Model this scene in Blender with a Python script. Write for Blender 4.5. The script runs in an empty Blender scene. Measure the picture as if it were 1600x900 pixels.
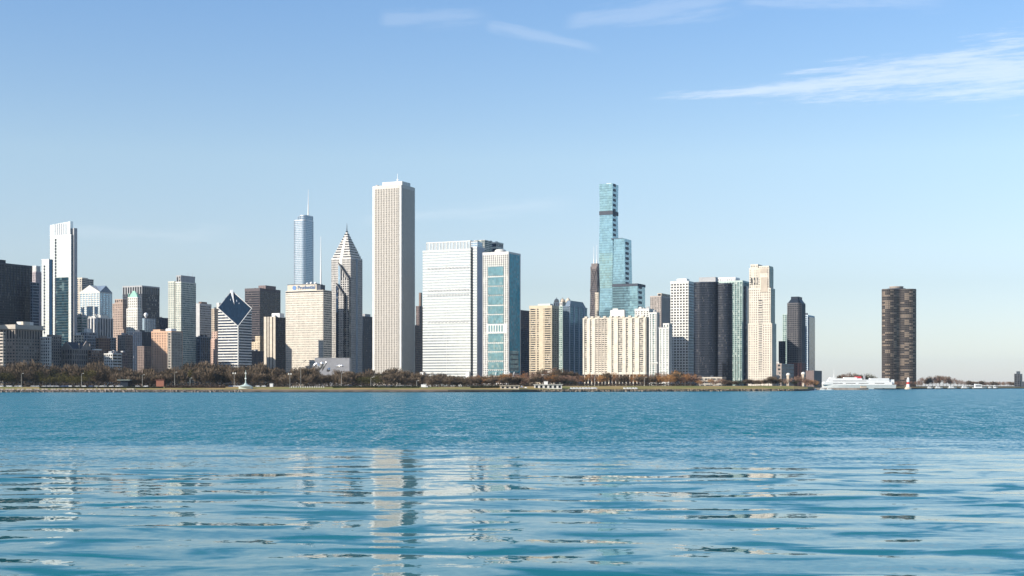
import bpy, bmesh, math, random
import numpy as np
from mathutils import Vector, Matrix

random.seed(7)
rng = np.random.default_rng(7)
sc = bpy.context.scene
COL = sc.collection
F = 2222.0      # focal length in photo pixels (50 mm on a 36 mm wide sensor, 1600 px)
HOR = 603.0     # photo row of the horizon
EYE = 6.0       # eye height above the lake, metres
RAD = math.radians

# ------------------------------------------------------------------ basics
def pt(px, Y): return ((px - 800.0) / F * Y, Y)
def zz(py, Y): return EYE + (HOR - py) * Y / F

def tag(o, label=None, cat=None, group=None, kind=None):
    if label: o['label'] = label
    if cat: o['category'] = cat
    if group: o['group'] = group
    if kind: o['kind'] = kind
    return o

def link(o, parent=None):
    COL.objects.link(o)
    if parent is not None: o.parent = parent
    return o

def mesh_obj(name, verts, faces, mat, parent=None, smooth=False):
    me = bpy.data.meshes.new(name)
    me.from_pydata(verts, [], faces)
    me.update()
    if smooth:
        for p in me.polygons: p.use_smooth = True
    if mat is not None: me.materials.append(mat)
    return link(bpy.data.objects.new(name, me), parent)

class MB:
    """collects geometry for one mesh object"""
    def __init__(s): s.v = []; s.f = []
    def quadbox(s, p):           # 8 points: bottom 4 ccw, top 4 ccw
        n = len(s.v); s.v += p
        s.f += [(n, n+3, n+2, n+1), (n+4, n+5, n+6, n+7), (n, n+1, n+5, n+4), (n+1, n+2, n+6, n+5),
                (n+2, n+3, n+7, n+6), (n+3, n, n+4, n+7)]
    def box(s, x0, x1, y0, y1, z0, z1):
        s.quadbox([(x0, y0, z0), (x1, y0, z0), (x1, y1, z0), (x0, y1, z0),
                   (x0, y0, z1), (x1, y0, z1), (x1, y1, z1), (x0, y1, z1)])
    def prism(s, poly, z0, z1, cap=True):
        n = len(s.v); k = len(poly)
        z0s = z0 if isinstance(z0, (list, tuple)) else [z0]*k
        z1s = z1 if isinstance(z1, (list, tuple)) else [z1]*k
        s.v += [(p[0], p[1], a) for p, a in zip(poly, z0s)] + [(p[0], p[1], a) for p, a in zip(poly, z1s)]
        for i in range(k):
            j = (i+1) % k
            s.f.append((n+i, n+j, n+k+j, n+k+i))
        if cap:
            s.f.append(tuple(n+k+i for i in range(k)))
            s.f.append(tuple(n+k-1-i for i in range(k)))
    def ring(s, inner, outer, z0, z1):
        n = len(s.v); k = len(outer)
        s.v += [(p[0], p[1], z0) for p in inner] + [(p[0], p[1], z0) for p in outer]
        s.v += [(p[0], p[1], z1) for p in inner] + [(p[0], p[1], z1) for p in outer]
        for i in range(k):
            j = (i+1) % k
            s.f.append((n+k+i, n+k+j, n+3*k+j, n+3*k+i))          # outer side
            s.f.append((n+3*k+i, n+3*k+j, n+2*k+j, n+2*k+i))      # top
            s.f.append((n+i, n+j, n+k+j, n+k+i))                  # bottom
            s.f.append((n+j, n+i, n+2*k+i, n+2*k+j))              # inner side
    def tube(s, a, b, r0, r1, seg=6):
        a = Vector(a); b = Vector(b); d = (b-a)
        q = d.to_track_quat('Z', 'Y')
        n = len(s.v)
        for c, r in ((a, r0), (b, r1)):
            for i in range(seg):
                t = 2*math.pi*i/seg
                s.v.append(tuple(c + q @ Vector((r*math.cos(t), r*math.sin(t), 0))))
        for i in range(seg):
            j = (i+1) % seg
            s.f.append((n+i, n+j, n+seg+j, n+seg+i))
        s.f.append(tuple(n+seg+i for i in range(seg)))
        s.f.append(tuple(n+seg-1-i for i in range(seg)))
    def lathe(s, cx, cy, prof, seg=10):
        n = len(s.v); m = len(prof)
        for r, z in prof:
            for i in range(seg):
                t = 2*math.pi*i/seg
                s.v.append((cx+r*math.cos(t), cy+r*math.sin(t), z))
        for q in range(m-1):
            for i in range(seg):
                j = (i+1) % seg
                s.f.append((n+q*seg+i, n+q*seg+j, n+(q+1)*seg+j, n+(q+1)*seg+i))
        s.f.append(tuple(n+(m-1)*seg+i for i in range(seg)))
        s.f.append(tuple(n+seg-1-i for i in range(seg)))
    def build(s, name, mat, parent=None, smooth=False):
        return mesh_obj(name, s.v, s.f, mat, parent, smooth)

def offset(poly, d):
    """mitred outward offset of a ccw polygon"""
    k = len(poly); out = []
    for i in range(k):
        p0 = Vector(poly[i-1]); p1 = Vector(poly[i]); p2 = Vector(poly[(i+1) % k])
        e0 = (p1-p0).normalized(); e1 = (p2-p1).normalized()
        n0 = Vector((e0.y, -e0.x)); n1 = Vector((e1.y, -e1.x))
        b = n0+n1
        q = b.dot(b)
        b = b*(2/q) if q > 1e-6 else n0
        if b.length > 2.5: b = b.normalized()*2.5
        out.append((p1.x+b.x*d, p1.y+b.y*d))
    return out

# ------------------------------------------------------------------ materials
def nodes(name):
    m = bpy.data.materials.new(name); m.use_nodes = True
    nt = m.node_tree
    return m, nt, nt.nodes['Principled BSDF']

def N(nt, t, **kw):
    n = nt.nodes.new(t)
    for k, v in kw.items(): setattr(n, k, v)
    return n

def mathn(nt, op, a, b=None, c=None):
    n = N(nt, 'ShaderNodeMath', operation=op)
    for i, x in enumerate((a, b, c)):
        if x is None: continue
        if isinstance(x, (int, float)): n.inputs[i].default_value = x
        else: nt.links.new(x, n.inputs[i])
    return n.outputs[0]

def mixc(nt, fac, a, b, blend='MIX'):
    n = N(nt, 'ShaderNodeMix', data_type='RGBA', blend_type=blend)
    for i, x in ((0, fac), (6, a), (7, b)):
        if isinstance(x, (int, float)): n.inputs[i].default_value = x
        elif isinstance(x, tuple): n.inputs[i].default_value = (*x, 1)
        else: nt.links.new(x, n.inputs[i])
    return n.outputs[2]

_mats = {}
def mat(name, col, rough=.7, var=.10, scale=.06, metal=0.0, fine=.5, spec=.4):
    """a plain building or ground surface with weathering"""
    if name in _mats: return _mats[name]
    m, nt, b = nodes(name)
    tc = N(nt, 'ShaderNodeTexCoord')
    n1 = N(nt, 'ShaderNodeTexNoise'); n1.inputs['Scale'].default_value = scale; n1.inputs['Detail'].default_value = 4
    n2 = N(nt, 'ShaderNodeTexNoise'); n2.inputs['Scale'].default_value = fine; n2.inputs['Detail'].default_value = 2
    mp = N(nt, 'ShaderNodeMapping'); mp.inputs['Scale'].default_value = (1, 1, .25)
    nt.links.new(tc.outputs['Object'], mp.inputs[0]); nt.links.new(mp.outputs[0], n1.inputs[0]); nt.links.new(tc.outputs['Object'], n2.inputs[0])
    s = mathn(nt, 'ADD', n1.outputs[0], n2.outputs[0])
    v = mathn(nt, 'MULTIPLY_ADD', mathn(nt, 'SUBTRACT', s, 1.0), var*2.2, 1.0)
    # panel to panel tone differences
    sx = N(nt, 'ShaderNodeSeparateXYZ'); nt.links.new(tc.outputs['Object'], sx.inputs[0])
    cb = N(nt, 'ShaderNodeCombineXYZ')
    nt.links.new(mathn(nt, 'FLOOR', mathn(nt, 'DIVIDE', mathn(nt, 'ADD', sx.outputs[0], sx.outputs[1]), 4.3)), cb.inputs[0]); nt.links.new(mathn(nt, 'FLOOR', mathn(nt, 'DIVIDE', sx.outputs[2], 4.1)), cb.inputs[1])
    wn = N(nt, 'ShaderNodeTexWhiteNoise', noise_dimensions='3D'); nt.links.new(cb.outputs[0], wn.inputs[0])
    v = mathn(nt, 'MULTIPLY', v, mathn(nt, 'MULTIPLY_ADD', wn.outputs[0], var*1.6, 1-var*.8))
    h = N(nt, 'ShaderNodeHueSaturation'); h.inputs['Color'].default_value = (*col, 1)
    nt.links.new(v, h.inputs['Value']); nt.links.new(h.outputs[0], b.inputs['Base Color'])
    b.inputs['Roughness'].default_value = rough; b.inputs['Metallic'].default_value = metal
    b.inputs['Specular IOR Level'].default_value = spec
    _mats[name] = m
    return m

def glass(name, col, fh=3.8, bay=1.7, blind=(.35, .33, .30), bf=.12, rough=.07, metal=0.0, wob=.012, var=.5, spec=.2):
    """window glazing: every pane its own tilt, tone and sometimes a drawn blind"""
    if name in _mats: return _mats[name]
    m, nt, b = nodes(name)
    tc = N(nt, 'ShaderNodeTexCoord'); sx = N(nt, 'ShaderNodeSeparateXYZ'); nt.links.new(tc.outputs['Object'], sx.inputs[0])
    u = mathn(nt, 'FLOOR', mathn(nt, 'DIVIDE', mathn(nt, 'ADD', sx.outputs[0], sx.outputs[1]), bay))
    w = mathn(nt, 'FLOOR', mathn(nt, 'DIVIDE', sx.outputs[2], fh))
    cb = N(nt, 'ShaderNodeCombineXYZ'); nt.links.new(u, cb.inputs[0]); nt.links.new(w, cb.inputs[1])
    oi = N(nt, 'ShaderNodeObjectInfo'); nt.links.new(mathn(nt, 'MULTIPLY', oi.outputs['Random'], 91.0), cb.inputs[2])
    wn = N(nt, 'ShaderNodeTexWhiteNoise', noise_dimensions='3D'); nt.links.new(cb.outputs[0], wn.inputs[0])
    h = N(nt, 'ShaderNodeHueSaturation'); h.inputs['Color'].default_value = (*col, 1)
    nt.links.new(mathn(nt, 'MULTIPLY_ADD', wn.outputs[0], 2*var, 1-var), h.inputs['Value'])
    sc2 = N(nt, 'ShaderNodeSeparateColor'); nt.links.new(wn.outputs[1], sc2.inputs[0])
    isb = mathn(nt, 'LESS_THAN', sc2.outputs[0], bf)
    c = mixc(nt, isb, h.outputs[0], blind)
    nt.links.new(c, b.inputs['Base Color'])
    b.inputs['Roughness'].default_value = rough; b.inputs['Metallic'].default_value = metal
    b.inputs['Specular IOR Level'].default_value = spec
    ge = N(nt, 'ShaderNodeNewGeometry')
    vs = N(nt, 'ShaderNodeVectorMath', operation='SUBTRACT'); vs.inputs[1].default_value = (.5, .5, .5)
    nt.links.new(wn.outputs[1], vs.inputs[0])
    sl = N(nt, 'ShaderNodeVectorMath', operation='SCALE'); sl.inputs['Scale'].default_value = 2*wob
    nt.links.new(vs.outputs[0], sl.inputs[0])
    va = N(nt, 'ShaderNodeVectorMath', operation='ADD'); nt.links.new(ge.outputs['Normal'], va.inputs[0]); nt.links.new(sl.outputs[0], va.inputs[1])
    vn = N(nt, 'ShaderNodeVectorMath', operation='NORMALIZE'); nt.links.new(va.outputs[0], vn.inputs[0])
    nt.links.new(vn.outputs[0], b.inputs['Normal'])
    _mats[name] = m
    return m

# walls
GRANITE = mat('white granite', (.53, .495, .44), var=.035); CREAM = mat('cream concrete', (.52, .46, .37)); LIME = mat('limestone', (.42, .38, .32))
WHITE = mat('white concrete', (.60, .59, .55)); PINK = mat('orange brick', (.52, .33, .22)); BROWN = mat('brown brick', (.17, .115, .09))
GREY = mat('grey concrete', (.34, .345, .35)); DGREY = mat('dark grey cladding', (.045, .055, .075)); DARK = mat('dark steel', (.016, .024, .038), rough=.5, spec=.2)
BRONZE = mat('bronze steel', (.020, .029, .048), rough=.5, spec=.2); SILVER = mat('silver panels', (.48, .50, .52), rough=.35, metal=.3); NAVY = mat('navy cladding', (.010, .026, .055), rough=.5, spec=.2)
STONE = mat('old grey stone', (.20, .18, .165)); MAUVE = mat('mauve granite', (.16, .12, .115)); COPPER = mat('green copper roof', (.22, .42, .34)); SLATE = mat('slate roof', (.03, .035, .045), rough=.6)
TAN = mat('tan stone', (.50, .42, .33)); BLUEGREY = mat('blue grey panel', (.16, .21, .27), rough=.4); PALEGREEN = mat('pale green frame', (.40, .48, .44)); ROOF = mat('roof gravel', (.28, .27, .26))
TWO = mat('silver grey granite', (.46, .44, .41)); PAINT = mat('white paint', (.74, .74, .72), rough=.4, var=.04)
# glass
G_DARK = glass('dark window glass', (.014, .020, .030)); G_BLUE = glass('blue window glass', (.010, .034, .068), bf=.05); G_BLACK = glass('black window glass', (.012, .016, .024), bf=.06, blind=(.12, .115, .11))
G_PALE = glass('pale reflective glass', (.40, .45, .48), metal=.6, bf=.0, var=.1, wob=.01, rough=.12); G_TEAL = glass('teal reflective glass', (.215, .345, .39), metal=.66, bf=.0, var=.2, wob=.012, rough=.1, fh=4.2, bay=3.2)
G_AQUA = glass('aqua bay glass', (.13, .25, .285), metal=.45, bf=.10, blind=(.28, .36, .36), var=.3, wob=.02, fh=3.4); G_STEEL = glass('steel blue glass', (.28, .38, .47), metal=.65, bf=.0, var=.16, wob=.008, fh=3.9)
G_GREY = glass('grey window glass', (.05, .055, .06), bf=.3, blind=(.33, .30, .26)); G_WARM = glass('sun streaked bronze glass', (.022, .02, .02), bf=.32, blind=(.23, .18, .135), bay=11.0, fh=3.9, var=.6); G_NAVY = glass('navy window glass', (.014, .03, .06), bf=.03, blind=(.2, .22, .25))  # on bronze glass the pale panes are sun glints put into the colour
G_GREEN = glass('green tinted glass', (.06, .12, .12), bf=.15, blind=(.4, .45, .42))
G_BRT = glass('bright silvered glass', (.58, .62, .60), metal=.6, bf=.0, var=.06, wob=.006, rough=.2)

# ------------------------------------------------------------------ buildings
CS = (math.cos(RAD(-25)), math.sin(RAD(-25)))     # the city grid is turned 25 degrees to the view
def st(wall, gl, fh=3.8, sp=1.6, sd=.3, bay=3.4, pw=1.1, pd=.5, par=1.5, roof=ROOF, base=0):
    return dict(wall=wall, gl=gl, fh=fh, sp=sp, sd=sd, bay=bay, pw=pw, pd=pd, par=par, roof=roof, base=base)

class Bld:
    def __init__(s, name, label, cat, x0, xc, x1, Y, w=None, d=None, base=3.5, group=None):
        s.base = base
        s.Y = Y
        cx, cy = pt(xc, Y); s.cx, s.cy = cx, cy
        s.root = link(bpy.data.objects.new(name, None))
        s.root.location = (cx, cy, base); s.root.rotation_euler = (0, 0, RAD(-25))
        s.root.empty_display_size = 5
        tag(s.root, label, cat, group)
        s.w = w if w is not None else -s.lx(x0)
        s.d = d if d is not None else s.ly(x1)
    def lx(s, px):          # local x on the south (left) face plane
        k = (px-800)/F
        return -(s.cx-k*s.cy)/(CS[0]-k*CS[1])
    def at_x(s, px, y):     # local x of a photo column on the plane at local y
        k = (px-800)/F
        return (k*(s.cy+y*CS[0])-s.cx+y*CS[1])/(CS[0]-k*CS[1])
    def at_y(s, px, x):     # local y of a photo column on the plane at local x
        k = (px-800)/F
        return (k*(s.cy+x*CS[1])-s.cx-x*CS[0])/(-CS[1]-k*CS[0])
    def ly(s, px):          # local y on the east (right) face plane
        k = (px-800)/F
        return (k*s.cy-s.cx)/(-CS[1]-k*CS[0])
    def lz(s, py): return zz(py, s.Y)-s.base
    def rect(s, x0=None, x1=0, y0=0, y1=None):
        x0 = -s.w if x0 is None else x0; y1 = s.d if y1 is None else y1
        return [(x0, y0), (x1, y0), (x1, y1), (x0, y1)]
    def faces_cam(s, p0, p1):
        e = Vector((p1[0]-p0[0], p1[1]-p0[1])); n = Vector((e.y, -e.x))
        if n.length == 0: return False
        n.normalize()
        mx, my = (p0[0]+p1[0])/2, (p0[1]+p1[1])/2
        wx = s.cx + mx*CS[0]-my*CS[1]; wy = s.cy + mx*CS[1]+my*CS[0]
        wn = Vector((n.x*CS[0]-n.y*CS[1], n.x*CS[1]+n.y*CS[0]))
        c = Vector((-wx, -wy)).normalized()
        return wn.dot(c) > -.25
    def block(s, poly, z0, z1, S, over={}, roof=True, skip=()):
        """one volume: glazing, the wall grid in front of it, a roof slab"""
        g = MB(); g.prism(poly, z0, z1-.6, cap=False); g.build('glazing', S['gl'], s.root)
        f = MB()
        zt = z1-S['par']
        out = offset(poly, S['sd']); inn = offset(poly, -.15)
        f.ring(inn, offset(poly, S['sd']+.12), zt, z1)
        if S['base'] > 0: f.ring(inn, offset(poly, S['sd']+.1), z0, z0+S['base'])
        if S['sp'] > 0 and S['fh'] > 0:
            n = max(1, round((zt-z0-S['base'])/S['fh'])); h = (zt-z0-S['base'])/n
            for i in range(n):
                a = z0+S['base']+i*h
                f.ring(inn, out, a+.01, a+min(S['sp'], h*.92))
        k = len(poly)
        for i in range(k):
            p0 = poly[i]; p1 = poly[(i+1) % k]
            o = dict(S); o.update(over.get(i, {}))
            if not s.faces_cam(p0, p1): continue
            s.piers(f, p0, p1, z0, zt+.02, o)
        f.build('facade', S['wall'], s.root)
        if roof:
            r = MB(); r.prism(offset(poly, -.16), z1-1.0, z1-.5); r.build('roof', S['roof'], s.root)
    def piers(s, f, p0, p1, z0, z1, o):
        L = math.hypot(p1[0]-p0[0], p1[1]-p0[1])
        if L < .5 or o['pw'] <= 0: return
        ux, uy = (p1[0]-p0[0])/L, (p1[1]-p0[1])/L
        nx, ny = uy, -ux
        if o.get('solid'): spans = [(0.01, L-.01)]
        elif 'at' in o: spans = [(a*L, b*L) for a, b in o['at']]
        else:
            n = max(1, round(L/o['bay'])); b = L/n
            spans = [(max(0.01, i*b-o['pw']/2), min(L-.01, i*b+o['pw']/2)) for i in range(n+1)]
        pd = o['pd']
        for a, b in spans:
            A = (p0[0]+ux*a, p0[1]+uy*a); B = (p0[0]+ux*b, p0[1]+uy*b)
            q = [(A[0]+nx*pd, A[1]+ny*pd), (B[0]+nx*pd, B[1]+ny*pd), (B[0]-nx*.13, B[1]-ny*.13), (A[0]-nx*.13, A[1]-ny*.13)]
            f.prism(q, z0, z1)
    def box(s, name, m, x0, x1, y0, y1, z0, z1, parent=None):
        b = MB(); b.box(x0, x1, y0, y1, z0, z1); return b.build(name, m, parent or s.root)
    def units(s, z, n, x0=None, x1=-2.0):
        """cooling units and vents on the roof"""
        x0 = -s.w+2 if x0 is None else x0
        for i in range(n):
            if x1-x0 < 4 or s.d < 7: return
            a = random.uniform(x0, x1-3); c = random.uniform(1.5, max(2, min(s.d, 30)-5)); h = random.uniform(1.2, 3.6)
            s.box('cooling_unit', random.choice([GREY, WHITE, DGREY]), a, a+random.uniform(1.6, 4.5), c, c+random.uniform(2, 4), z-.55, z+h)
    def pent(s, px0, px1, ytop, z0, m=WHITE, name='penthouse', y0=.25, y1=.75):
        """rooftop box given by its left and right photo columns on the south face plane"""
        a, b = s.lx(px0), s.lx(px1)
        mb = MB(); mb.box(a, b, s.d*y0, s.d*y1, z0-.8, s.lz(ytop)); 
        n = max(2, int((b-a)/4))
        for i in range(n+1):
            x = a+(b-a)*i/n; mb.box(x-.2, x+.2, s.d*y0-.25, s.d*y0+.1, z0-.6, s.lz(ytop)-.6)
        return mb.build(name, m, s.root)

def simple(name, label, cat, x0, xc, x1, Y, yt, S, over={}, pents=(), w=None, d=None, base=3.5):
    b = Bld(name, label, cat, x0, xc, x1, Y, w, d, base)
    H = b.lz(yt); b.H = H
    b.block(b.rect(), 0, H, S, over)
    for p in pents: b.pent(p[0], p[1], p[2], H, p[3] if len(p) > 3 else WHITE)
    b.units(H, 2 if pents else 4)
    return b

SOLID = dict(solid=True, pd=.35)

def city():
    # ---------------- far left
    b = Bld('office_slab', 'long dark office slab with a blank grid front at the far left edge', 'skyscraper', -60, 44, 50, 2120, d=26)
    # its long east front faces the lake: build it as a slab running north from the frame edge
    bpy.data.objects.remove(b.root)
    b = Bld('office_slab', 'long dark office slab with a plain grid front cut by the left edge of the view', 'skyscraper', -75, -60, 50, 1960, w=30)
    zt = b.lz(404); zm = b.lz(456)
    b.block(b.rect(), 0, zm, st(DARK, G_BLACK, fh=3.7, sp=1.9, bay=5, pw=.5, pd=.35, par=1.0), roof=False)
    b.block(b.rect(), zm+.01, zt, st(DGREY, G_BLACK, fh=3.7, sp=.8, bay=6, pw=1.0, pd=.6, par=2.5))
    b.box('penthouse', DARK, -b.w*.8, -b.w*.2, 6, b.ly(14), zt-.8, zt+5)
    simple('office_block', 'narrow navy office block with pale floor lines beside the dark slab', 'building', 48, 51, 61, 2060, 441, st(BLUEGREY, G_NAVY, fh=4.2, sp=1.1, bay=40, pw=.4, pd=.35, par=1))
    b = Bld('office_tower', 'pale ridged tower peeking out between the dark slab and the tall silver glass tower', 'skyscraper', 26, 56, 66, 2500)
    b.block(b.rect(), 0, b.lz(424), st(mat('rose grey panels', (.42, .36, .37)), G_GREY, fh=4, sp=1.2, bay=3.2, pw=1.6, pd=.6, par=2))
    z = b.lz(424)
    b.block(b.rect(-b.w*.8, -1, 2, b.d-4), z, b.lz(415), st(WHITE, G_GREY, fh=20, sp=0, bay=3, pw=2.2, pd=.6, par=2))
    # ---------------- tall silver glass tower
    b = Bld('glass_tower', 'tall silver glass tower with a slanted crown left of the gabled white tower', 'skyscraper', 78, 111, 119, 2160)
    H = b.lz(347)
    S = st(SILVER, G_BRT, fh=4.1, sp=.5, sd=.12, bay=3.1, pw=.25, pd=.2, par=1)
    b.block(b.rect(), 0, b.lz(366), S)
    zc = b.lz(366)
    k = MB(); k.prism(b.rect(x1=-1.5, y1=b.d*.55), zc-.5, [H-2.5, H+1.5, H+1.5, H-2.5]); k.build('crown', mat('crown glass', (.52, .56, .58), rough=.2, metal=.5, var=.03), b.root)
    k = MB()
    for i in range(6):
        x = b.lx(86+3.4*i); k.box(x-.45, x+.45, -.45, -.02, zc-.3, H-1.5)
    k.build('crown_fin', mat('crown fin', (.35, .38, .40), rough=.4), b.root)
    b.box('side_wing', GREY, 1.0, 3.2, 3, b.d-1, 0, b.lz(356))
    # balcony stack
    k = MB(); xb = b.lx(87)
    z = b.lz(372); k.box(xb-.25, xb+.25, -.4, -.2, b.lz(560)-3, z)
    while z > b.lz(560):
        k.box(xb-1.5, xb+1.5, -.5, -.21, z-3.0, z); z -= 4.6
    k.build('balcony_stack', DARK, b.root)
    # lower west wing and slot
    g = MB(); g.box(b.lx(77.8), b.lx(82), -1.2, -.25, 0, b.lz(404)); g.build('recess', mat('blue slot glass', (.004, .03, .07), rough=.4, spec=.05), b.root)
    xw0, xw1 = b.lx(66), b.lx(77.6)
    b.block([(xw0, -1.3), (xw1, -1.3), (xw1, 14), (xw0, 14)], 0, b.lz(403), S)
    k = MB(); xb = b.lx(70.5); z = b.lz(413); k.box(xb-.2, xb+.2, -1.65, -1.49, b.lz(520)-3, z)
    while z > b.lz(520):
        k.box(xb-1.2, xb+1.2, -1.75, -1.5, z-3.0, z); z -= 4.6
    k.build('balcony_stack', DARK, b.root)
    # lower half: reflection of dark neighbours put into the glass colour
    b.box('dark_reflection', glass('dark reflection glass', (.008, .03, .045), bf=.08, blind=(.08, .13, .14), spec=.05, fh=4.1, bay=4.5, rough=.2), b.lx(86), b.lx(107), -.36, -.05, 0, b.lz(433))
    k = MB()
    for z in np.arange(2, b.lz(436), 4.1): k.box(b.lx(86), b.lx(107)-.1, -.44, -.3, z, z+.5)
    k.build('floor_line', mat('dull mullion', (.08, .12, .13), rough=.4), b.root)
    # ---------------- Michigan avenue street wall
    b = simple('apartment_block', 'low striped white and dark block at the very left edge of the view', 'building', -14, 5, 8, 1842, 519, st(LIME, G_DARK, fh=4.2, sp=2.0, bay=40, pw=.4, pd=.35, par=1.5))
    b.block([(-165, -40), (-88, -40), (-88, 60), (-165, 60)], 0, 117, st(LIME, G_DARK, fh=4.2, sp=2.0, bay=6, pw=1.0, pd=.45, par=1.5))  # unseen taller wing beyond the frame, added to shade the palazzo
    b = Bld('palazzo_block', 'cream cornice palazzo office block with arched top floor at the far left', 'building', -8, 24, 66, 1900)
    H = b.lz(507); PAL = mat('shade toned limestone', (.24, .205, .175))  # limestone darkened to stand for the shade over these fronts
    b.block(b.rect(), 0, b.lz(529), st(PAL, G_DARK, fh=4.4, sp=2.3, bay=5, pw=2.0, pd=.5, par=1.8))
    b.block(b.rect(), b.lz(529)+.02, b.lz(514), st(PAL, G_BLACK, fh=30, sp=0, bay=5, pw=2.2, pd=.6, par=1.5))
    r = MB(); r.ring(offset(b.rect(), -.5), offset(b.rect(), 2.2), b.lz(514)+.02, b.lz(511)); r.ring(offset(b.rect(), -.5), offset(b.rect(), 1.3), b.lz(511)+.02, H); r.build('cornice', LIME, b.root)
    b.box('roof', ROOF, -b.w+1, -1, 1, b.d-1, b.lz(512), b.lz(509))
    b.box('penthouse', CREAM, -b.w*.2, -3, b.d*.35, b.d*.6, H-2, b.lz(502)); b.box('penthouse', WHITE, -b.w*.6, -b.w*.3, b.d*.5, b.d*.9, H-2, b.lz(501))
    simple('office_block', 'narrow pale block with square windows beside the cornice palazzo', 'building', 64, 78, 80, 1935, 526, st(WHITE, G_DARK, fh=4.3, sp=1.7, bay=4.2, pw=1.5, pd=.4, par=2))
    simple('office_block', 'grey stone block with arched ground arcade at the foot of the silver glass tower', 'building', 74, 80, 96, 1955, 523, st(STONE, G_DARK, fh=4.2, sp=1.8, bay=4.2, pw=1.7, pd=.45, par=3.0))
    # gabled club house
    b = Bld('club_house', 'gabled stone club house with a steep dark slate roof below the silver glass tower', 'building', 94, 113, 143, 1965)
    e = b.lz(545)
    b.block(b.rect(), 0, e, st(STONE, G_BLACK, fh=7.5, sp=2.2, bay=4.4, pw=1.9, pd=.6, par=1.2), roof=False)
    xm = -b.w/2
    g = MB(); n = 0
    g.v += [(-b.w, -.3, e), (0, -.3, e), (xm, -.3, b.lz(533)), (-b.w, 1.2, e), (0, 1.2, e), (xm, 1.2, b.lz(533))]
    g.f += [(0, 1, 2), (5, 4, 3), (0, 3, 4, 1), (1, 4, 5, 2), (2, 5, 3, 0)]; g.build('gable', STONE, b.root)
    yr0, yr1 = b.ly(127), b.d
    ym = (yr0+yr1)/2
    g = MB(); g.v += [(.3, yr0, e), (.3, yr1, e), (.3, ym, b.lz(532)), (-1.2, yr0, e), (-1.2, yr1, e), (-1.2, ym, b.lz(532))]
    g.f += [(0, 1, 2), (5, 4, 3), (0, 3, 4, 1), (1, 4, 5, 2), (2, 5, 3, 0)]; g.build('gable', STONE, b.root)
    r = MB(); zr = b.lz(534)
    r.v += [(-b.w+.5, 1, e-.2), (-.4, 1, e-.2), (-.4, b.d-.5, e-.2), (-b.w+.5, b.d-.5, e-.2), (xm, 2, zr), (xm, b.d-2, zr)]
    r.f += [(0, 1, 4), (1, 2, 5, 4), (2, 3, 5), (3, 0, 4, 5)]; r.build('roof', SLATE, b.root)
    for y in (yr0-2, yr1-1): b.box('chimney', STONE, -2.5, -1.2, y-.7, y+.7, e, b.lz(536))
    simple('shop_block', 'low dark brick block right of the gabled club house', 'building', 138, 143, 165, 1990, 547, st(BROWN, G_DARK, fh=4.2, sp=1.7, bay=4, pw=1.6, pd=.4), pents=((139, 142.5, 545),))
    simple('office_block', 'low white framed office with a grid of square dark windows above the park trees', 'building', 163, 176, 190, 1985, 552, st(WHITE, G_BLACK, fh=4.4, sp=1.5, bay=4.2, pw=1.3, pd=.5, par=1.6), over={1: dict(pw=.5, bay=9)})
    simple('brick_block', 'dark brick block with a long roof ledge behind the low white framed office', 'building', 170, 178, 199, 2015, 550, st(MAUVE, G_DARK, fh=4.2, sp=2.0, bay=5, pw=2.0, pd=.4))
    # middle layer left
    simple('office_block', 'small cream lit block between the gabled club house and the pale grid block', 'building', 116, 127, 130, 2050, 523, st(CREAM, G_DARK, fh=4, sp=1.6, bay=4, pw=1.5), pents=((118, 124, 520),))
    simple('office_block', 'pale grey grid block behind the gabled club house', 'building', 126, 136, 151, 2080, 519, st(GREY, G_DARK, fh=4.2, sp=1.5, bay=4.2, pw=1.3), pents=((128, 132, 513),))
    simple('brick_block', 'dark red brick block right of the pale grid block', 'building', 150, 155, 172, 2060, 528, st(BROWN, G_BLACK, fh=4, sp=1.6, bay=4, pw=1.6), pents=((151, 154.5, 524, STONE),))
    simple('office_tower', 'greenish grey banded block right of the silver glass tower', 'building', 116, 128, 137, 2190, 493, st(GREY, G_GREEN, fh=4, sp=1.5, bay=30, pw=.5, pd=.4, par=3))
    simple('office_tower', 'pale block with strong vertical ribs below the gabled white tower', 'building', 133, 152, 176, 2230, 496, st(mat('pale rib', (.5, .5, .5)), G_NAVY, fh=30, sp=.0, bay=6, pw=2.4, pd=1.0, par=1.2), pents=((137, 142, 493), (148, 151, 492)))
    simple('brick_block', 'narrow pale block with square windows in shade left of the tall pink masonry tower', 'building', 168, 171, 181, 2100, 527, st(GREY, G_DARK, fh=4, sp=1.7, bay=4, pw=1.6))
    # gabled white tower
    b = Bld('gabled_tower', 'white postmodern tower with a pediment gable on each face', 'skyscraper', 125, 156, 175, 2650)
    e = b.lz(456)
    WG = mat('white granite frame', (.56, .55, .51)); b.block(b.rect(), 0, e, st(WG, G_STEEL, fh=4, sp=1.3, bay=7, pw=1.4, pd=.5, par=2.5), roof=False, over={1: dict(bay=9, pw=1.0)})
    b.box('window_bay', G_BLUE, b.lx(136), b.lx(145), -.75, -.1, 0, b.lz(478))
    k = MB(); k.box(b.lx(127), b.lx(131.5), -.72, -.1, b.lz(493), b.lz(479)); k.build('window_bay', G_BLUE, b.root)
    k = MB(); k.box(b.lx(148), b.lx(153), -.72, -.1, b.lz(493), b.lz(479)); k.build('window_bay', G_BLUE, b.root)
    xm = -b.w/2; ym = b.d/2; za = b.lz(445)
    g = MB(); g.v += [(-b.w-.3, -.6, e), (.3, -.6, e), (xm, -.6, za), (-b.w-.3, ym, e), (.3, ym, e), (xm, ym, za)]
    g.f += [(0, 1, 2), (5, 4, 3), (0, 3, 4, 1), (1, 4, 5, 2), (2, 5, 3, 0)]; g.build('gable', WG, b.root)
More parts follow.
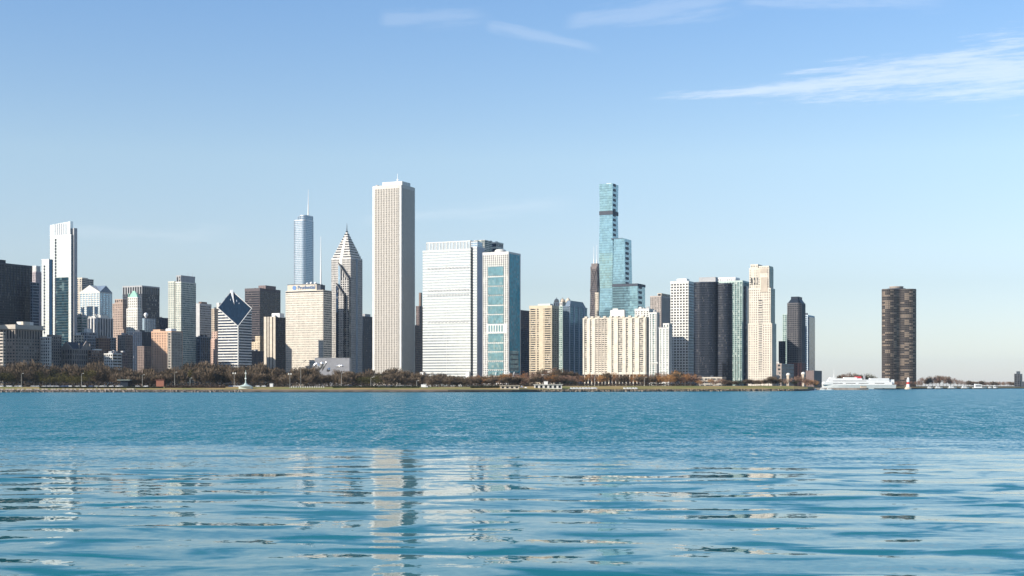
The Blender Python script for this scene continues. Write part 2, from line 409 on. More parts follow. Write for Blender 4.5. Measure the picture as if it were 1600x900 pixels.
    g = MB(); g.v += [(.6, .01, e+.1), (.6, b.d+.3, e+.1), (.6, ym, za-.5), (xm, .01, e+.1), (xm, b.d+.3, e+.1), (xm, ym, za-.5)]
    g.f += [(0, 1, 2), (5, 4, 3), (0, 3, 4, 1), (1, 4, 5, 2), (2, 5, 3, 0)]; g.build('gable', BLUEGREY, b.root)
    g = MB(); g.v += [(xm, -.2, za+.15), (xm+3.2, -.2, za-2.2), (xm+3.2, ym, za-2.2), (xm, ym, za+.15)]; g.f += [(0, 1, 2, 3)]
    g.build('ridge_cap', COPPER, b.root)
    simple('office_tower', 'cream tower with a dark glass flank rising behind the gabled white tower', 'skyscraper', 111, 128, 146, 3050, 435, st(CREAM, G_BLUE, fh=4, sp=1.6, bay=8, pw=3, pd=.5), over={1: dict(pw=.5, bay=12)}, pents=((113, 124, 433, CREAM),))
    # pink masonry tower group
    b = Bld('masonry_tower', 'pink brown masonry tower with a stepped chamfered top left of the white gothic tower', 'skyscraper', 176, 192, 200, 2310)
    SM = st(mat('pink brown masonry', (.36, .27, .22)), G_DARK, fh=3.9, sp=2.0, bay=3.6, pw=1.8, pd=.4, par=1.5)
    b.block(b.rect(), 0, b.lz(474), SM); b.block(b.rect(-b.w*.85, -2, 2, b.d-1), b.lz(474), b.lz(467), SM)
    b.block([(-b.w-6, -2), (4, -2), (4, b.d), (-b.w-6, b.d)], 0, b.lz(515), SM)
    simple('office_block', 'shaded beige masonry block with many small windows at the foot of the pink masonry tower', 'building', 184, 196, 207, 2100, 523, st(STONE, G_DARK, fh=3.8, sp=1.9, bay=3.6, pw=1.7))
    b = Bld('gothic_tower', 'sunlit white terracotta tower with a green copper crown', 'skyscraper', 198, 215, 222, 2270)
    SW = st(mat('white terracotta', (.66, .64, .58)), G_DARK, fh=4, sp=1.9, bay=3.6, pw=1.9, pd=.5, par=1.5)
    b.block(b.rect(), 0, b.lz(482), SW); b.block(b.rect(-b.w+2, -1, 1, b.d-1), b.lz(482), b.lz(464), SW)
    r = MB(); z0, z1 = b.lz(464)-.4, b.lz(454)
    r.v += [(-b.w+2.5, .8, z0), (-1.5, .8, z0), (-1.5, b.d-1.5, z0), (-b.w+2.5, b.d-1.5, z0), (-b.w*.6, b.d*.4, z1), (-b.w*.4, b.d*.4, z1)]
    r.f += [(0, 1, 5, 4), (1, 2, 5), (2, 3, 4, 5), (3, 0, 4)]; r.build('roof', COPPER, b.root)
    k = MB()
    for x in (-b.w+3, -2): k.lathe(x, 1.5, [(1.0, z0), (1.0, z0+5), (.1, z0+8)], 6)
    k.build('pinnacle', COPPER, b.root)
    b = Bld('office_tower', 'dark grey slab tower with a pale pier crown behind the white gothic tower', 'skyscraper', 192, 222, 249, 2480)
    H = b.lz(446)
    b.block(b.rect(), 0, b.lz(459), st(DGREY, G_DARK, fh=4, sp=1.4, bay=3, pw=1.0, pd=.4, par=.5), roof=False, over={1: dict(pw=.4, bay=6)})
    b.block(b.rect(), b.lz(459)+.01, H, st(GREY, G_BLACK, fh=50, sp=0, bay=5.2, pw=2.0, pd=.7, par=2.4), over={1: dict(pw=.7, bay=5)})
    b = simple('office_block', 'pale blue glass block with a white rooftop tank beside the gothic tower', 'building', 222, 226, 243, 2380, 497, st(BLUEGREY, G_STEEL, fh=4, sp=1.1, bay=5, pw=.5))
    k = MB(); k.lathe(-3, 7, [(.8, b.H), (2.2, b.H+3), (3.4, b.H+5), (3.4, b.H+7), (1.8, b.H+9), (.3, b.H+9.6)], 12); k.build('water_tank', PAINT, b.root, True)
    simple('office_block', 'plain navy block filling the gap right of the dark slab tower', 'building', 240, 247, 264, 2560, 496, st(NAVY, G_NAVY, fh=4, sp=1.8, bay=6, pw=.8))
    b = Bld('office_block', 'dark stepped office block with a brown right half above the park trees', 'building', 204, 222, 238.5, 2190)
    b.block(b.rect(), 0, b.lz(518), st(NAVY, G_NAVY, fh=4, sp=1.4, bay=3.5, pw=.9), over={1: dict(pw=2.0)})
    b.block([(-b.w*.3, -2.5), (6, -2.5), (6, b.d*.8), (-b.w*.3, b.d*.8)], 0, b.lz(541), st(mat('dusky brick', (.2, .15, .13)), G_DARK, fh=3.9, sp=2, bay=3.6, pw=1.8))
    b.pent(207, 214, 515, b.lz(518), DGREY)
    # orange brick block
    b = simple('brick_block', 'orange sunlit brick hotel block with a flat cornice', 'building', 237, 268, 285, 2100, 517, st(PINK, G_DARK, fh=3.9, sp=2.2, bay=4.4, pw=2.6, pd=.4, par=2.5), pents=((235, 246, 514, PINK), (255, 263, 513, PAINT)))
    simple('office_block', 'pale stone block with a ribbed grey side standing against the orange brick hotel', 'building', 262.5, 267.5, 284, 2060, 519, st(LIME, G_DARK, fh=4, sp=1.6, bay=4, pw=1.6, pd=.6), over={1: dict(bay=3.4, pw=1.5, pd=.8)})
    # condo tower with twin lit strips
    b = Bld('condo_tower', 'tall condominium tower with two cream strips, a dark slot and a glass side', 'skyscraper', 263, 283, 306, 2210)
    SC = st(mat('cream green frame', (.60, .60, .52)), G_GREEN, fh=3.4, sp=1.3, bay=4.0, pw=1.5, pd=.5, par=2)
    xs0, xs1 = b.lx(272.3), b.lx(274.5)
    zt = b.lz(440)
    b.block([(xs1, 0), (0, 0), (0, b.d), (xs1, b.d)], 0, zt, SC, over={1: dict(pw=.5, bay=3.2, pd=.4)})
    b.block([(-b.w, .3), (xs0, .3), (xs0, b.d*.8), (-b.w, b.d*.8)], 0, b.lz(439), SC)
    b.box('recess', G_BLACK, xs0+.3, xs1-.55, 3, 10, 0, b.lz(441))
    b.block([(xs1+1, 1), (-1, 1), (-1, b.d-1), (xs1+1, b.d-1)], zt-1, b.lz(430), st(GREY, G_DARK, fh=20, sp=0, bay=4, pw=1.7, par=2), over={1: SOLID})
    k = MB()
    for y in (b.d*.6, b.d-3): k.tube((-4, y, b.lz(431)), (-4, y, b.lz(424)), .25, .12)
    k.build('antenna', GREY, b.root)
    simple('office_tower', 'grey banded office tower with a white end wall right of the condominium tower', 'skyscraper', 304, 312, 330, 2420, 474, st(mat('banded grey', (.45, .45, .44)), G_GREY, fh=4, sp=2.0, bay=3.5, pw=.4, par=4), over={0: dict(solid=True, pd=.35)}, pents=((306, 310, 471, BROWN),))
    simple('office_block', 'dark teal gridded glass block below the grey banded tower', 'building', 303, 313, 329, 2240, 526, st(BLUEGREY, G_NAVY, fh=4.2, sp=.5, bay=5.5, pw=.6, par=1.5))
    b = simple('apartment_tower', 'slim beige apartment tower tucked behind the left edge of the diamond roofed tower', 'building', 329, 337, 343, 2460, 482, st(TAN, G_DARK, fh=3.4, sp=1.6, bay=4, pw=1.5), pents=((337, 341, 473),))
    b = Bld('masonry_tower', 'pink stepped masonry building left of the diamond roofed tower', 'building', 325, 339, 345, 2350)
    SP = st(mat('pink terracotta', (.55, .38, .30)), G_DARK, fh=3.8, sp=1.9, bay=3.2, pw=1.7)
    b.block(b.rect(), 0, b.lz(530), SP); b.block(b.rect(-b.w*.6, 0, 1, b.d), b.lz(530), b.lz(518), SP)
    # ---------------- diamond roof tower
    b = Bld('diamond_tower', 'white striped tower sliced by a dark diamond shaped sloping roof', 'skyscraper', 341, 372, 393, 2212)
    zB, zL = b.lz(509), b.lz(480); zR = zL; zT = zL+zR-zB
    w, d = b.w, b.d
    def top(x, y, up=0): return zB+(zL-zB)*(-x/w)+(zR-zB)*(y/d)+up
    P = b.rect()
    g = MB(); g.prism(P, 0, [top(x, y, -1.2) for x, y in P]); g.build('glazing', G_NAVY, b.root)
    f = MB(); fh = 4.35; z = 1.0
    while z < zL-2:
        a = 0 if z+2.2 < zB else -(z+2.2-zB)/(zL-zB)*w-.5
        if a > -w+1: f.box(-w-.2, a+.2 if a == 0 else a, -.35, .1, z, z+2.1)
        a = 0 if z+2.2 < zB else (z+2.2-zB)/(zR-zB)*d+.5
        if a < d-1: f.box(-.1, .35, a if a > 0 else -.35, d+.2, z, z+2.1)
        z += fh
    f.build('floor_band', WHITE, b.root)
    r = MB(); r.prism([(x, y) for x, y in P], [top(x, y, -.9) for x, y in P], [top(x, y, 0) for x, y in P]); r.build('diamond_roof', glass('diamond roof glass', (.014, .034, .062), bf=0, wob=.004, var=.2, rough=.2, spec=.15), b.root)
    e = MB(); O = [(-w-.2, -.4), (.4, -.4), (.4, d+.2), (-w-.2, d+.2)]
    for i in range(4):
        a, c = O[i], O[(i+1) % 4]
        e.tube((*a, top(*a, -.2)), (*c, top(*c, -.2)), .75, .75, 5)
    e.tube((.3, -.3, 0), (.3, -.3, zB), 1.2, 1.2, 5)
    e.build('frame', WHITE, b.root)
    s_ = MB(); q = [(-w*.99, d*.99), (-w*.62, d*.62)]
    s_.v += [(-w-.5+2.6, d, top(-w, d, 1.3)), (-w-1.0, d-2.6, top(-w, d, 1.3)), (-w*.60, d*.60, top(-w*.6, d*.6, .25)), (-w-.5+2.6, d, top(-w, d, -2)), (-w-1.0, d-2.6, top(-w, d, -2)), (-w*.6, d*.6, top(-w*.6, d*.6, -1))]
    s_.f += [(0, 1, 2), (5, 4, 3), (0, 3, 4, 1), (1, 4, 5, 2), (2, 5, 3, 0)]; s_.build('roof_notch', PAINT, b.root)
    k = MB()
    for t, wd in ((.30, .22), (.24, .18)):
        c = Vector((-w*(1-t), d*(1-t)))
    for (fx, fy, ln) in ((.84, .66, .05), (.64, .82, .07), (.50, .80, .04)):
        x, y = -w*fx, d*fy
        k.v += []
        n = len(k.v)
        x2, y2 = x+w*ln*.7, y-d*ln*.7
        k.quadbox([(x, y-.6, top(x, y-.6, .02)), (x2, y2-.6, top(x2, y2-.6, .02)), (x2, y2+.6, top(x2, y2+.6, .02)), (x, y+.6, top(x, y+.6, .02)),
                   (x, y-.6, top(x, y-.6, .3)), (x2, y2-.6, top(x2, y2-.6, .3)), (x2, y2+.6, top(x2, y2+.6, .3)), (x, y+.6, top(x, y+.6, .3))])
    k.build('roof_window', mat('roof light strip', (.6, .65, .68), rough=.3), b.root)
    simple('office_tower', 'dark flat topped office tower behind the diamond roofed tower', 'skyscraper', 383, 406, 438, 2620, 450, st(mat('dark mauve steel', (.085, .07, .075)), G_BLACK, fh=4.2, sp=2.0, bay=40, pw=.5, par=6), pents=((396, 407, 445, MAUVE),))
    b = Bld('masonry_tower', 'old cream brick building with stepped shoulders right of the diamond roofed tower', 'building', 393, 406, 416, 2420)
    SP = st(mat('old cream brick', (.56, .46, .33)), G_DARK, fh=3.8, sp=2.1, bay=3.6, pw=2.1)
    b.block(b.rect(), 0, b.lz(534), SP); b.block(b.rect(-b.w*.55, 0, 0.5, b.d), b.lz(534), b.lz(525), SP)
    simple('office_block', 'dark navy block at the foot of the diamond roofed tower, above the trees', 'building', 386, 393, 412, 2330, 548, st(NAVY, G_NAVY, fh=4, sp=1.6, bay=4, pw=.8))
    b = simple('apartment_tower', 'slender tower with a sunlit ribbed front and black side left of the broad cream tower', 'skyscraper', 413, 431, 446, 2400, 495, st(DARK, G_BLACK, fh=3.6, sp=1.5, bay=5, pw=.7, par=1.5), pents=((421, 433, 489, PAINT),))
    f = MB()
    for a, c in ((413, 417), (418.5, 420.5), (422, 426), (427.5, 431)): f.box(b.lx(a), b.lx(c)-.01, -1.3, -.6, 0, b.lz(495)+.3)
    f.build('pier', CREAM, b.root)
    # ---------------- broad cream tower with the roof sign
    b = Bld('office_tower', 'broad cream office tower with a rooftop sign block and a tall white mast', 'skyscraper', 446.5, 505, 518, 2470)
    PW = mat('cream limestone', (.63, .575, .485))
    b.block(b.rect(), 0, b.lz(456), st(PW, G_GREY, fh=4.0, sp=2.1, bay=2.6, pw=1.3, pd=.5, par=1.5), over={1: dict(bay=30, pw=1.0)})
    zt = b.lz(456)
    b.box('dark_frieze', G_BLACK, -b.w-.1, .1, -.1, b.d, zt+.02, b.lz(454))
    b.box('roof_cap', PW, -b.w-.3, .4, -.4, b.d, b.lz(454)+.02, b.lz(453))
    xa, xb = b.lx(448.5), b.lx(494)
    b.box('sign_block', CREAM, xa, xb, 1.5, b.d*.7, b.lz(453)+.04, b.lz(443.5)); b.box('dark_panel', DGREY, xb+.02, xb+8, 2, b.d*.6, b.lz(453)+.04, b.lz(444.5))
    b.box('roof_slab', DGREY, xa-.5, xb+1, 1.2, b.d*.72, b.lz(443.5)+.01, b.lz(442.6))
    cu = bpy.data.curves.new('lettering', 'FONT'); cu.body = 'Prudential'; cu.size = 9.0; cu.extrude = .3; cu.offset = .12; cu.materials.append(mat('blue lettering', (.10, .17, .30)))
    tc_ = link(bpy.data.objects.new('lettering', cu)); bpy.context.view_layer.update(); tm_ = bpy.data.meshes.new_from_object(tc_.evaluated_get(bpy.context.evaluated_depsgraph_get())); bpy.data.objects.remove(tc_)
    t = link(bpy.data.objects.new('lettering', tm_), b.root); t.rotation_euler = (math.pi/2, 0, 0); t.location = (b.lx(464.2), 1.15, b.lz(450.6)); 
    k = MB(); q = 20
    k.v += [(b.lx(459.3)+4.0*math.cos(2*math.pi*i/q), y, b.lz(448.3)+4.0*math.sin(2*math.pi*i/q)) for y in (1.0, 1.45) for i in range(q)]
    k.f += [tuple(range(q)), tuple(range(2*q-1, q-1, -1))]+[(i, q+i, q+(i+1) % q, (i+1) % q) for i in range(q)]; k.build('sign_emblem', mat('blue emblem', (.12, .22, .42)), b.root)
    k = MB()
    for a, c, h in ((478, 481, 440), (472, 475, 441), (484, 488, 440.5)): k.lathe((b.lx(a)+b.lx(c))/2, 14, [(1.0, b.lz(443)), (2.2, b.lz(442)), (2.4, b.lz(h)), (.6, b.lz(h-1.5))], 10)
    k.build('dish', PAINT, b.root, True)
    k = MB(); xm = b.lx(495.5); k.tube((xm, 12, b.lz(452)), (xm, 12, b.lz(420)), 1.6, 1.2, 8); k.tube((xm, 12, b.lz(420)), (xm, 12, b.lz(368)), 1.0, .3, 8); k.build('mast', PAINT, b.root)
    # ---------------- blue rounded tower
    b = Bld('glass_tower', 'slim pale blue glass tower with rounded ends and a needle spire', 'skyscraper', 457, 477, 492, 3050)
    S = st(SILVER, G_STEEL, fh=3.9, sp=.7, sd=.3, bay=3, pw=.3, pd=.4, par=2)
    def rnd(x0, x1, y0, y1, r, n=5):
        o = []
        for cx, cy, a in ((x0+r, y0+r, 180), (x1-r, y0+r, 270), (x1-r, y1-r, 0), (x0+r, y1-r, 90)):
            for i in range(n+1):
                t = RAD(a+90*i/n); o.append((cx+r*math.cos(t), cy+r*math.sin(t)))
        return o
    b.block(rnd(-b.w, 0, 0, b.d, 9), 0, b.lz(343), S); b.block(rnd(-b.w*.55, -.5, 1, b.d-1, 8), b.lz(343), b.lz(335.5), S)
    k = MB(); k.tube((-b.w*.1, b.d*.45, b.lz(336)), (-b.w*.1, b.d*.45, b.lz(318)), 1.6, 1.1, 8); k.tube((-b.w*.1, b.d*.45, b.lz(318)), (-b.w*.1, b.d*.45, b.lz(294)), .9, .25, 8); k.build('spire', PAINT, b.root)
    k = MB(); xk = b.lx(463); k.box(xk-.7, xk+.7, 6, 7.4, b.lz(344), b.lz(337)); k.box(xk-.5, xk+9, 6.1, 7.3, b.lz(338)+.02, b.lz(337)+.02); k.build('window_crane', BLUEGREY, b.root)
    # ---------------- chevron tower
    b = Bld('chevron_tower', 'grey granite tower with stacked chevron gables and a pointed spire', 'skyscraper', 518, 548, 566, 2560)
    S = st(TWO, G_DARK, fh=4.1, sp=1.7, bay=2.7, pw=1.2, pd=.5, par=1.0)
    zs = b.lz(404); w, d = b.w, b.d
    b.block(b.rect(), 0, zs, S)
    # white ribs up the middle of each face
    k = MB(); k.box(-w*.57, -w*.43, -.9, -.05, 0, zs+1); k.build('rib', WHITE, b.root)
    k = MB(); k.box(.05, .9, d*.42, d*.58, 0, zs+1); k.build('rib', BLUEGREY, b.root)
    # stepped pyramid crown
    zp = b.lz(359); r = MB()
    m_ = 11; dk = MB()
    for i in range(m_):
        t0 = i/m_; a = 1-t0
        z0, z1 = zs+(zp-zs)*t0, zs+(zp-zs)*(i+1)/m_
        def sq(q): return [(-w/2-w/2*q, d/2-d/2*q), (-w/2+w/2*q, d/2-d/2*q), (-w/2+w/2*q, d/2+d/2*q), (-w/2-w/2*q, d/2+d/2*q)]
        r.prism(sq(a), z0-.02, z0+(z1-z0)*.55)
        dk.prism(sq(a*.90), z0+(z1-z0)*.5, z1)
    dk.build('crown_glazing', G_DARK, b.root)
    k = MB(); k.prism([(-w*.58, -.5), (-w*.42, -.5), (-w*.46, d*.40), (-w*.54, d*.40)], zs, [zs+.5, zs+.5, b.lz(366), b.lz(366)]); k.build('rib', WHITE, b.root)
    r.build('pyramid_roof', mat('pyramid roof stone', (.5, .48, .45), rough=.4), b.root)
    k = MB(); k.tube((-w/2, d/2, zp-2), (-w/2, d/2, b.lz(346)), 1.3, .15, 6); k.build('spire', DGREY, b.root)
    # lower half-gabled bays on the south face
    def bay(px0, px1, yA, yB, y0, y1, ribm):
        xa, xb = b.lx(px0), b.lx(px1)
        P = [(xa, y0), (xb, y0), (xb, y1), (xa, y1)]
        tp = [b.lz(yA), b.lz(yB), b.lz(yB), b.lz(yA)]
        g = MB(); g.prism(P, 0, tp); g.build('wing', G_DARK, b.root)
        f = MB(); n = 5
        for i in range(n+1):
            x = xa+(xb-xa)*i/n; z = b.lz(yA)+(b.lz(yB)-b.lz(yA))*i/n
            f.box(x-.7, x+.7, y0-.6, y0+.1, 0, z-.6)
        h = b.lz(yB)-2; q = 2
        while q < h: f.box(xa, xb, y0-.35, y0+.1, q, q+1.6); q += 4.1
        f.build('facade', TWO, b.root)
        t = MB(); t.tube((xa-.3, y0-.5, tp[0]), (xb+.3, y0-.5, tp[1]), 1.2, 1.2, 5); t.tube((xb, y0-.5, tp[1]), (xb, y0-.5, 0), .9, .9, 5); t.build('coping', mat('dark coping', (.1, .1, .105)), b.root)
        c = MB(); c.box(xa-.2, xa+4.2, y0-1.1, y0-.5, 0, tp[0]-4); c.build('glass_bay', ribm, b.root)
    bay(531.5, 548, 411, 437, -5.5, -.06, G_STEEL)
    bay(530.5, 542.5, 443, 462, -10.5, -5.6, G_NAVY)
    simple('office_block', 'dark navy tower in the gap between the chevron tower and the tall white ribbed tower', 'skyscraper', 560, 567, 584, 2740, 494, st(NAVY, G_NAVY, fh=4, sp=1.6, bay=4, pw=.8), pents=((561, 566, 490, GREY),))
    # ---------------- tall white ribbed tower
    b = Bld('ribbed_tower', 'tallest white granite tower with unbroken vertical ribs and a small roof mast', 'skyscraper', 582, 627, 648.5, 2430)
    H = b.lz(288)
    S = st(GRANITE, G_GREY, fh=3.9, sp=1.4, sd=.25, bay=3.1, pw=1.75, pd=1.0, par=6, roof=WHITE)
    nc = 4.5
    P = [(-b.w+nc, 0), (-nc, 0), (-nc, nc), (0, nc), (0, b.d-nc), (-nc, b.d-nc), (-nc, b.d), (-b.w+nc, b.d), (-b.w+nc, b.d-nc), (-b.w, b.d-nc), (-b.w, nc), (-b.w+nc, nc)]
    b.block(P, 0, H, S, over={3: dict(pw=1.9), 1: SOLID, 2: SOLID, 10: SOLID, 11: SOLID})
    f = MB()
    for x, y in ((-b.w, 0), (-nc+.4, 0), (-nc+.4, b.d-nc+.4), (-b.w, b.d-nc+.4)):
        f.box(x+.01, x+nc-.41, y+.01, y+nc-.41, 0, H-.3)
    f.build('corner_pier', WHITE, b.root)
    b.units(H, 5)
    b.box('penthouse', WHITE, b.lx(594), b.lx(625), b.d*.15, b.d*.75, H-.8, b.lz(282))
    k = MB(); xm = b.lx(612.5); k.tube((xm, b.d*.4, b.lz(282.2)), (xm, b.d*.4, b.lz(276)), 1.1, .8); k.tube((xm, b.d*.4, b.lz(276)), (xm, b.d*.4, b.lz(268)), .55, .3); k.box(xm-2.6, xm+2.6, b.d*.4-.3, b.d*.4+.3, b.lz(278), b.lz(277.5)); k.build('mast', PAINT, b.root)
    b = simple('apartment_tower', 'slim dark brown tower seen in the gap right of the tall white ribbed tower', 'skyscraper', 650, 655, 663, 2900, 478, st(mat('dusky brown', (.15, .11, .10)), G_DARK, fh=3.6, sp=1.7, bay=4, pw=1.6))
    b.box('stair_tower', BROWN, -4, 0, 6, 12, b.H-.9, b.lz(457))
    simple('office_block', 'navy block right of the tall white ribbed tower, above the trees', 'building', 646, 649, 660, 2500, 508, st(MAUVE, G_NAVY, fh=4, sp=1.6, bay=4, pw=.9))
    # ---------------- broad white banded tower
    b = Bld('banded_tower', 'broad white tower of thin horizontal bands with a louvred crown', 'skyscraper', 661, 745, 754, 2330)
    S = st(mat('white spandrel', (.53, .54, .51), rough=.45, var=.05), G_PALE, fh=4.6, sp=2.7, sd=.45, bay=40, pw=.35, pd=.3, par=3.2)
    xs0, xs1 = b.lx(735), b.lx(739.5)
    zt = b.lz(388)
    b.block([(-b.w, 0), (xs0, 0), (xs0, b.d), (-b.w, b.d)], 0, zt, S)
    b.block([(xs1, 0), (0, 0), (0, b.d+6), (xs1, b.d+6)], 0, b.lz(385), S, over={1: dict(solid=True, pd=.55)})
    g = MB(); g.box(xs0+.5, xs1-.5, 3.5, 8, 0, b.lz(386)); g.build('recess', G_NAVY, b.root)
    e = MB(); e.box(.6, 1.0, .5, b.d+6, 0, b.lz(386)); e.build('end_wall', mat('shade toned end panel', (.42, .43, .48)), b.root)  # east end wall: its shade is put into the panel colour
    b.block([(b.lx(665.5), 2), (b.lx(734), 2), (b.lx(734), b.d-4), (b.lx(665.5), b.d-4)], zt-.5, b.lz(375), st(WHITE, G_PALE, fh=40, sp=0, bay=6.2, pw=1.0, pd=.5, par=1.5))
    b.block([(xs1-8, 3), (-.5, 3), (-.5, b.d), (xs1-8, b.d)], b.lz(385)-.5, b.lz(377), st(SILVER, G_STEEL, fh=4, sp=.8, bay=5, pw=.3))
    for yc, n in ((417, 12), (452, 14), (459.5, 14), (502, 12)):
        k = MB(); k.box(b.lx(668), b.lx(733.5), -.62, -.4, b.lz(yc+.4), b.lz(yc-.2))
        for i in range(n):
            a = b.lx(668+66*i/n); k.box(a, a+3.4, -.75, -.5, b.lz(yc+1.6), b.lz(yc-1.2))
        k.build('mechanical_louvre', mat('louvre grey', (.34, .35, .35)), b.root)
    k = MB()
    for a in (661.5, 733): 
        x = b.lx(a); k.prism([(x-3, -6), (x+3, -6), (x+3, -.8), (x-3, -.8)], b.lz(590), b.lz(581))
    k.build('entrance_canopy', PAINT, b.root)
    # towers behind
    b = Bld('wavy_tower', 'tower with wavy balconies partly hidden behind the broad white banded tower', 'skyscraper', 742, 757, 768, 2480)
    P = [(-b.w, 0)]+[(-b.w+b.w*i/8, -1.5*math.sin(i*1.3)) for i in range(1, 8)]+[(0, 0), (.8, b.d*.3), (-.6, b.d*.6), (0, b.d), (-b.w, b.d)]
    b.block(P, 0, b.lz(375), st(WHITE, G_GREEN, fh=3.3, sp=.9, sd=1.2, bay=30, pw=.3, pd=.2, par=1.0))
    simple('apartment_tower', 'dark glass tower with three pale roof bands above the white framed glass tower', 'skyscraper', 758, 776, 786, 2520, 378, st(mat('pale band', (.6, .58, .5)), G_BLUE, fh=9, sp=3.2, sd=.5, bay=30, pw=.5, par=2.5))
    # ---------------- white framed aqua tower
    b = Bld('glass_tower', 'white framed tower with stacked aqua glass bays and a deep teal side', 'skyscraper', 754.5, 794.5, 813, 2150)
    H = b.lz(393); W_ = WHITE
    S = st(W_, G_DARK, fh=3.35, sp=1.2, sd=.3, bay=3.2, pw=1.5, pd=.5, par=4.5)
    b.block(b.rect(), 0, H, S, over={1: dict(at=[(0, .06), (.93, 1)], pw=1)})
    xa, xc, xd = b.lx(763), b.lx(787), b.lx(794.5)
    for (t, u) in ((416, 430), (432.5, 445.5), (447.5, 460), (462, 475.5), (477.5, 490), (492, 505.5), (521, 534.5), (536.5, 548.5), (550.5, 563), (565.5, 577), (579, 587)):
        g = MB(); g.box(xa, xc, -.95, -.1, b.lz(u), b.lz(t)); o = g.build('window_bay', G_AQUA, b.root)
    k = MB(); k.box(xa-3, xc+6.5, -1.05, -.45, b.lz(521)+.3, b.lz(505.5)-.3); k.build('sky_lobby_frame', W_, b.root)
    k = MB()
    for i in range(6): 
        x = xa+(xc-xa)*(i+.15)/6; k.box(x, x+2.6, -1.12, -.95, b.lz(518), b.lz(508))
    k.build('sky_lobby_window', G_AQUA, b.root)
    g = MB(); g.box(.35, .75, b.d*.065, b.d*.925, b.lz(582), b.lz(396)); g.build('side_glazing', glass('deep teal glass', (.015, .25, .33), spec=.08, metal=.0, bf=.06, blind=(.1, .3, .36), fh=3.35, bay=3, var=.3), b.root)
    g = MB(); g.box(.76, 1.2, b.d*.065, b.d*.80, b.lz(580), b.lz(548)); g.build('podium_glazing', G_AQUA, b.root)
    k = MB()
    for i in range(4): k.box(.85, 1.3, b.d*.08, b.d*.79, b.lz(577-7.5*i), b.lz(575.5-7.5*i))
    k.build('podium_louvre', DGREY, b.root)
    k = MB()
    for x in (b.lx(757), b.lx(772), b.lx(786), b.lx(793), 6): k.tube((x, -8, -2), (x+5, -2.5, b.lz(581)), .8, .5, 5)
    k.build('strut', PAINT, b.root)
    k = MB(); k.lathe(b.lx(778), 9, [(9, H-.5), (9, H+2), (7, H+4.2), (2, H+5)], 16); k.build('roof_dome', WHITE, b.root)
    simple('office_tower', 'plain navy blue tower right of the white framed glass tower', 'skyscraper', 806, 811, 829, 2480, 484, st(NAVY, G_NAVY, fh=3.6, sp=.8, bay=5, pw=.5))
    # ---------------- cream balcony tower and neighbours
    b = simple('apartment_tower', 'cream apartment tower with balcony bands left of the triple domed tower', 'skyscraper', 828, 862, 872, 2270, 477, st(mat('warm cream', (.52, .44, .32)), G_DARK, fh=3.5, sp=1.7, sd=.8, bay=9, pw=2.2, pd=.9, par=5), over={0: dict(at=[(0, .03), (.27, .33), (.42, .62), (.64, .68), (.97, 1)])}, pents=((838, 857, 474, WHITE),))
    b.box('podium', LIME, -b.w*.4, 8, -6, 8, 0, b.lz(579))
    b = Bld('domed_tower', 'pale green tower with three small domed cupolas on its roof', 'skyscraper', 864, 879, 892, 2400)
    b.block(b.rect(), 0, b.lz(478), st(PALEGREEN, G_GREEN, fh=3.5, sp=1.5, bay=4.2, pw=1.2, par=1.5))
    b.block(b.rect(1-b.w, -1, 1, b.d-1), b.lz(478)-.5, b.lz(472), st(WHITE, G_GREY, fh=6, sp=1.5, bay=4, pw=2))
    for px in (867.5, 877, 885.5):
        x = b.lx(px); k = MB(); k.lathe(x, 6, [(4.2, b.lz(472.5)), (4.2, b.lz(470)), (3.8, b.lz(468.3)), (2.4, b.lz(466.8)), (.5, b.lz(465.8)), (.25, b.lz(464))], 12); k.build('cupola', TAN, b.root, True)
    b = Bld('glass_tower', 'navy glass tower with thin white vertical piers and a mansard roof cap', 'skyscraper', 880, 889, 919, 2300)
    Sg = st(mat('mid blue panel', (.13, .17, .23), rough=.5), G_STEEL, fh=3.6, sp=.9, bay=60, pw=0, pd=.3, par=1.2)
    P = [(-b.w, 0), (0, 0), (2, b.d*.88), (-2, b.d), (-b.w, b.d)]
    b.block(P, 0, b.lz(478), Sg)
    k = MB()
    for px in (889.5, 896.5, 903.5, 911): y = b.ly(px); k.box(.3+1*y/b.d, 1.1+2*y/b.d, y-.5, y+.5, 0, b.lz(477))
    k.build('pier', mat('pale pier', (.55, .6, .66)), b.root)
    r = MB(); z0, z1 = b.lz(478)-.4, b.lz(469); ya, yb = b.ly(891), b.ly(916)
    r.v += [(-b.w+1, ya, z0), (-.5, ya, z0), (0, yb, z0), (-b.w+1, yb, z0), (-b.w+2, ya+6, z1), (-2, ya+6, z1), (-2, yb-10, z1), (-b.w+2, yb-10, z1)]
    r.f += [(0, 1, 5, 4), (1, 2, 6, 5), (2, 3, 7, 6), (3, 0, 4, 7), (4, 5, 6, 7)]; r.build('mansard_roof', BLUEGREY, b.root)
    # ---------------- tapered black tower far behind
    b = Bld('tapered_tower', 'distant tapering brown tower with two white antennas left of the teal tower', 'skyscraper', 920, 934, 939, 4700)
    H = b.lz(416); w, d = b.w, max(b.d, 35); c = (-w/2, d/2)
    def fr(t): return [(c[0]+(x-c[0])*(1-.30*t), c[1]+(y-c[1])*(1-.30*t)) for x, y in [(-w, 0), (0, 0), (0, d), (-w, d)]]
    BT = mat('weathered bronze', (.16, .13, .12)); f = MB(); g = MB()
    a0, a1 = offset(fr(-.02), 0), fr(1)
    g.v += [(*p, 0) for p in a0]+[(*p, H) for p in a1]; g.f += [(i, (i+1) % 4, 4+(i+1) % 4, 4+i) for i in range(4)]+[(4, 5, 6, 7)]; g.build('glazing', G_BLACK, b.root)
    n = 60
    for i in range(n):
        t = i/n; f.ring(offset(fr(t), -1.5), offset(fr(t), .5), t*H, t*H+2.6)
